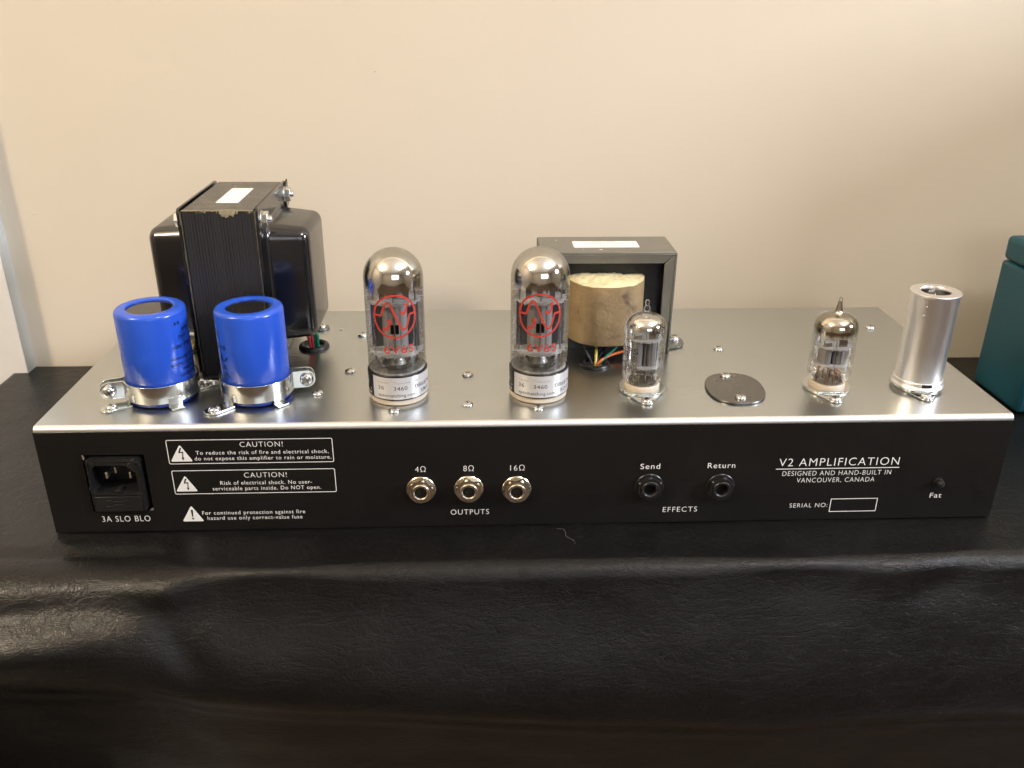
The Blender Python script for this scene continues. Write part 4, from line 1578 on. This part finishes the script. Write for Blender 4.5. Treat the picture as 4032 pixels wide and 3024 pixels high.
def small_tube(cx, cy, label, kind_):
    root = empty('preamp_tube', (cx, cy, H))
    tag(root, label, 'vacuum tube', 'small preamp tubes')
    c0 = (0, 0, 0)
    r = 0.0111 if kind_ == 0 else 0.0115
    zb = 0.0056
    zs = 0.0365
    prof_ = [(0.0075, zb), (0.0093, zb + 0.0004), (r - 0.0006, zb + 0.0022), (r, zb + 0.0042), (r, 0.02), (r, zs - 0.002), (r, zs)]
    for i in range(1, 9):
        t = R(90 * i / 9)
        prof_.append((0.0042 + (r - 0.0042) * math.cos(t), zs + 0.0074 * math.sin(t)))
    prof_ += [(0.0040, 0.0438), (0.0030, 0.0440), (0.0021, 0.0446)]
    if kind_ == 0:
        prof_ += [(0.0019, 0.0460), (0.0021, 0.0472), (0.0014, 0.0484), (0.0011, 0.0494), (0.0013, 0.0506), (0.0010, 0.0518), (1e-6, 0.0522)]
    else:
        prof_ += [(0.0018, 0.0462), (0.0014, 0.0485), (0.0010, 0.0505), (0.0011, 0.0515), (0.0008, 0.0526), (1e-6, 0.0530)]
    s = MB()
    s.lathe(prof_, c0, 64)
    glass = s.build('glass_envelope', M['glass'], root, angle=80)
    s = MB()
    top = [(a * 0.955, b - 0.0003) for a, b in prof_ if b >= (0.030 if kind_ == 0 else 0.020)]
    if kind_ == 0:
        top = [(r * 0.955, 0.0330)] + [q for q in top if q[1] < 0.0445]
        gm = m_getter('getter_film_small', 0.0362, 0.0392)
    else:
        top = [(r * 0.955, 0.0300)] + [q for q in top if q[1] < 0.0505]
        gm = m_getter('getter_film_large', 0.0318, 0.0348, (0.72, 0.67, 0.58))
    s.lathe(sorted(top, key=lambda q: q[1]), c0, 64)
    s.build('getter_coating', gm, glass, angle=80)
    # electrodes
    if kind_ == 0:
        za, zc = 0.0158, 0.0302
    else:
        za, zc = 0.0160, 0.0252
    for zz in (zc + 0.0004, za - 0.0006):
        s = MB()
        s.prism(mica_pts(0.0098, 8), zz, zz + 0.00025)
        s.build('mica_spacer', M['mica'], root)
    for sg in (-1, 1):
        s = MB()
        x = sg * 0.0037
        w_, d_ = 0.0029, 0.0042
        pts = [(x - w_, -d_ * 0.55), (x - w_ * 0.55, -d_), (x + w_ * 0.55, -d_), (x + w_, -d_ * 0.55), (x + w_, d_ * 0.55), (x + w_ * 0.55, d_), (x - w_ * 0.55, d_), (x - w_, d_ * 0.55)]
        s.prism(pts, za, zc)
        s.box((x - 0.0002, -d_ - 0.0006, za), (x + 0.0002, -d_, zc))
        an = s.build('anode', M['anode'], root, angle=20)
    s = MB()
    s.box((-0.0006, -0.0036, za), (0.0006, 0.0036, zc))
    s.build('shield_plate', M['anodedark'], root)
    s = MB()
    for x, y in ((-0.0062, -0.003), (0.0062, -0.003), (0, -0.0045), (-0.0062, 0.003), (0.0062, 0.003)):
        s.tube([(x, y, za - 0.002), (x, y, zc + 0.0040)], 0.00025, 6)
    s.box((0.0012, -0.0046, zc + 0.0012), (0.0052, -0.0042, zc + 0.0050))
    s.box((-0.0060, -0.0040, zc + 0.0010), (-0.0024, -0.0037, zc + 0.0030))
    s.build('support_rods', M['wirem'], root)
    s = MB()
    random.seed(11 + kind_)
    for i in range(9):
        t = R(36 * i - 120)
        x, y = 0.0060 * math.cos(t), 0.0060 * math.sin(t)
        x2, y2 = random.uniform(-0.006, 0.006), random.uniform(-0.004, 0.004)
        s.tube(smooth([(x, y, 0.0030), (x, y, 0.0085), (x * 0.95, y * 0.95, 0.0105), ((x + x2) / 2, (y + y2) / 2, 0.0128), (x2, y2, za - 0.0006)], 3), 0.00033, 6)
    s.build('lead_wires', M['copper'] if kind_ else M['wirem'], root)
    s = MB()
    for i in range(9):
        t = R(36 * i - 120)
        x, y = 0.0060 * math.cos(t), 0.0060 * math.sin(t)
        s.lathe([(0.0013, 0.0060), (0.0010, 0.0075), (0.0006, 0.0088)], (x, y, 0), 10)
    s.lathe([(0.0085, 0.0074), (0.0040, 0.0070), (1e-6, 0.0072)], c0, 30)
    s.build('glass_beads', M['glass2'], root)
    if kind_ == 0:
        rr = r + 0.00005
        for t_x, a0, a1, z, h in (('12AX7LPS', -165, -19, 0.0246, 0.0031), ('SOVTEK', -125, -44, 0.0217, 0.0026), ('\u00ae', -36, -21, 0.0203, 0.0030), ('Made in Russia', -150, -19, 0.0163, 0.0024), ('0708', -100, -58, 0.0133, 0.0024)):
            curved_text(t_x, a0 - 8, a1 - 8, z, h, c0, rr, glass, 'greyink', 0.02)
    return root


small_tube(0.0611, 0.0380, 'small clear glass tube with grey lettering in front of the brown-wrapped transformer', 0)
small_tube(0.1638, 0.0372, 'small unlettered glass tube with brownish mirror dome between oval plate and aluminium can', 1)

# tube shield
sh = empty('tube_shield', (0.2148, 0.0380, H))
tag(sh, 'shiny aluminium can, open round top, near the right end of the amplifier', 'tube shield')
s = MB()
zt = 0.0558
s.lathe([(0.01227, 0.0064), (0.01244, 0.0060), (0.01244, 0.0080), (0.01227, 0.0090), (0.01227, 0.030), (0.01227, zt - 0.0014), (0.01279, zt - 0.0010), (0.01288, zt - 0.0004), (0.01253, zt)], (0, 0, 0), 96)
s.build('shield_can', M['alu'], sh, angle=40)
s = MB()
s.lathe([(0.01270, zt), (0.00800, zt), (0.00774, zt - 0.0004), (0.00774, zt - 0.0016)], (0, 0, 0), 72)
s.build('top_rim', M['aluface'], sh, angle=40)
s = MB()
s.lathe([(0.01183, zt - 0.0010), (0.01183, 0.002)], (0, 0, 0), 60)
s.build('can_lining', M['plate'], sh)
s = MB()
s.lathe([(0.00957, 0.0400), (0.00766, 0.0470), (0.00435, 0.0500), (0.00174, 0.0508), (1e-6, 0.0545)], (0, 0, 0), 40)
s.build('enclosed_tube_top', m_getter('getter_film_inside', 0.01, 0.02), sh, angle=70)
s = MB()
s.lathe([(0.01357, 0.0026), (0.01375, 0.0034), (0.01322, 0.0042), (0.01296, 0.0046), (0.01296, 0.0064), (0.01270, 0.0068), (0.01218, 0.0068)], (0, 0, 0), 96)
s.build('base_collar', M['alu'], sh, angle=30)
s = MB()
s.add(wrap([(R(a) * 0.01303, q) for q in (0.0045, 0.0067) for a in (-16, -8, 0, 8)], (0, 0, 0), 0.01303), [(0, 1, 5, 4), (1, 2, 6, 5), (2, 3, 7, 6)])
s.build('bayonet_slot', M['void'], sh)
s = MB()
s.add(wrap([(R(a) * 0.01246, q) for q in (0.0070, 0.0105) for a in (78, 84, 90, 96)], (0, 0, 0), 0.01246), [(0, 1, 5, 4), (1, 2, 6, 5), (2, 3, 7, 6)])
s.build('bayonet_slot', M['plate'], sh)
for a, q in ((-42, zt - 0.006), (-46, zt - 0.011), (-80, 0.0165)):
    s = MB()
    t = R(a)
    k = len(s.v)
    s.lathe([(0.0005, 0), (0.0003, 0.00025), (1e-6, 0.0003)], (0, 0, 0), 10, 'y')
    s.xf(Matrix.Translation((0.01227 * math.sin(t), -0.01227 * math.cos(t), q)) @ Matrix.Rotation(t, 4, 'Z'))
    s.build('dimple', M['aluface'], sh)
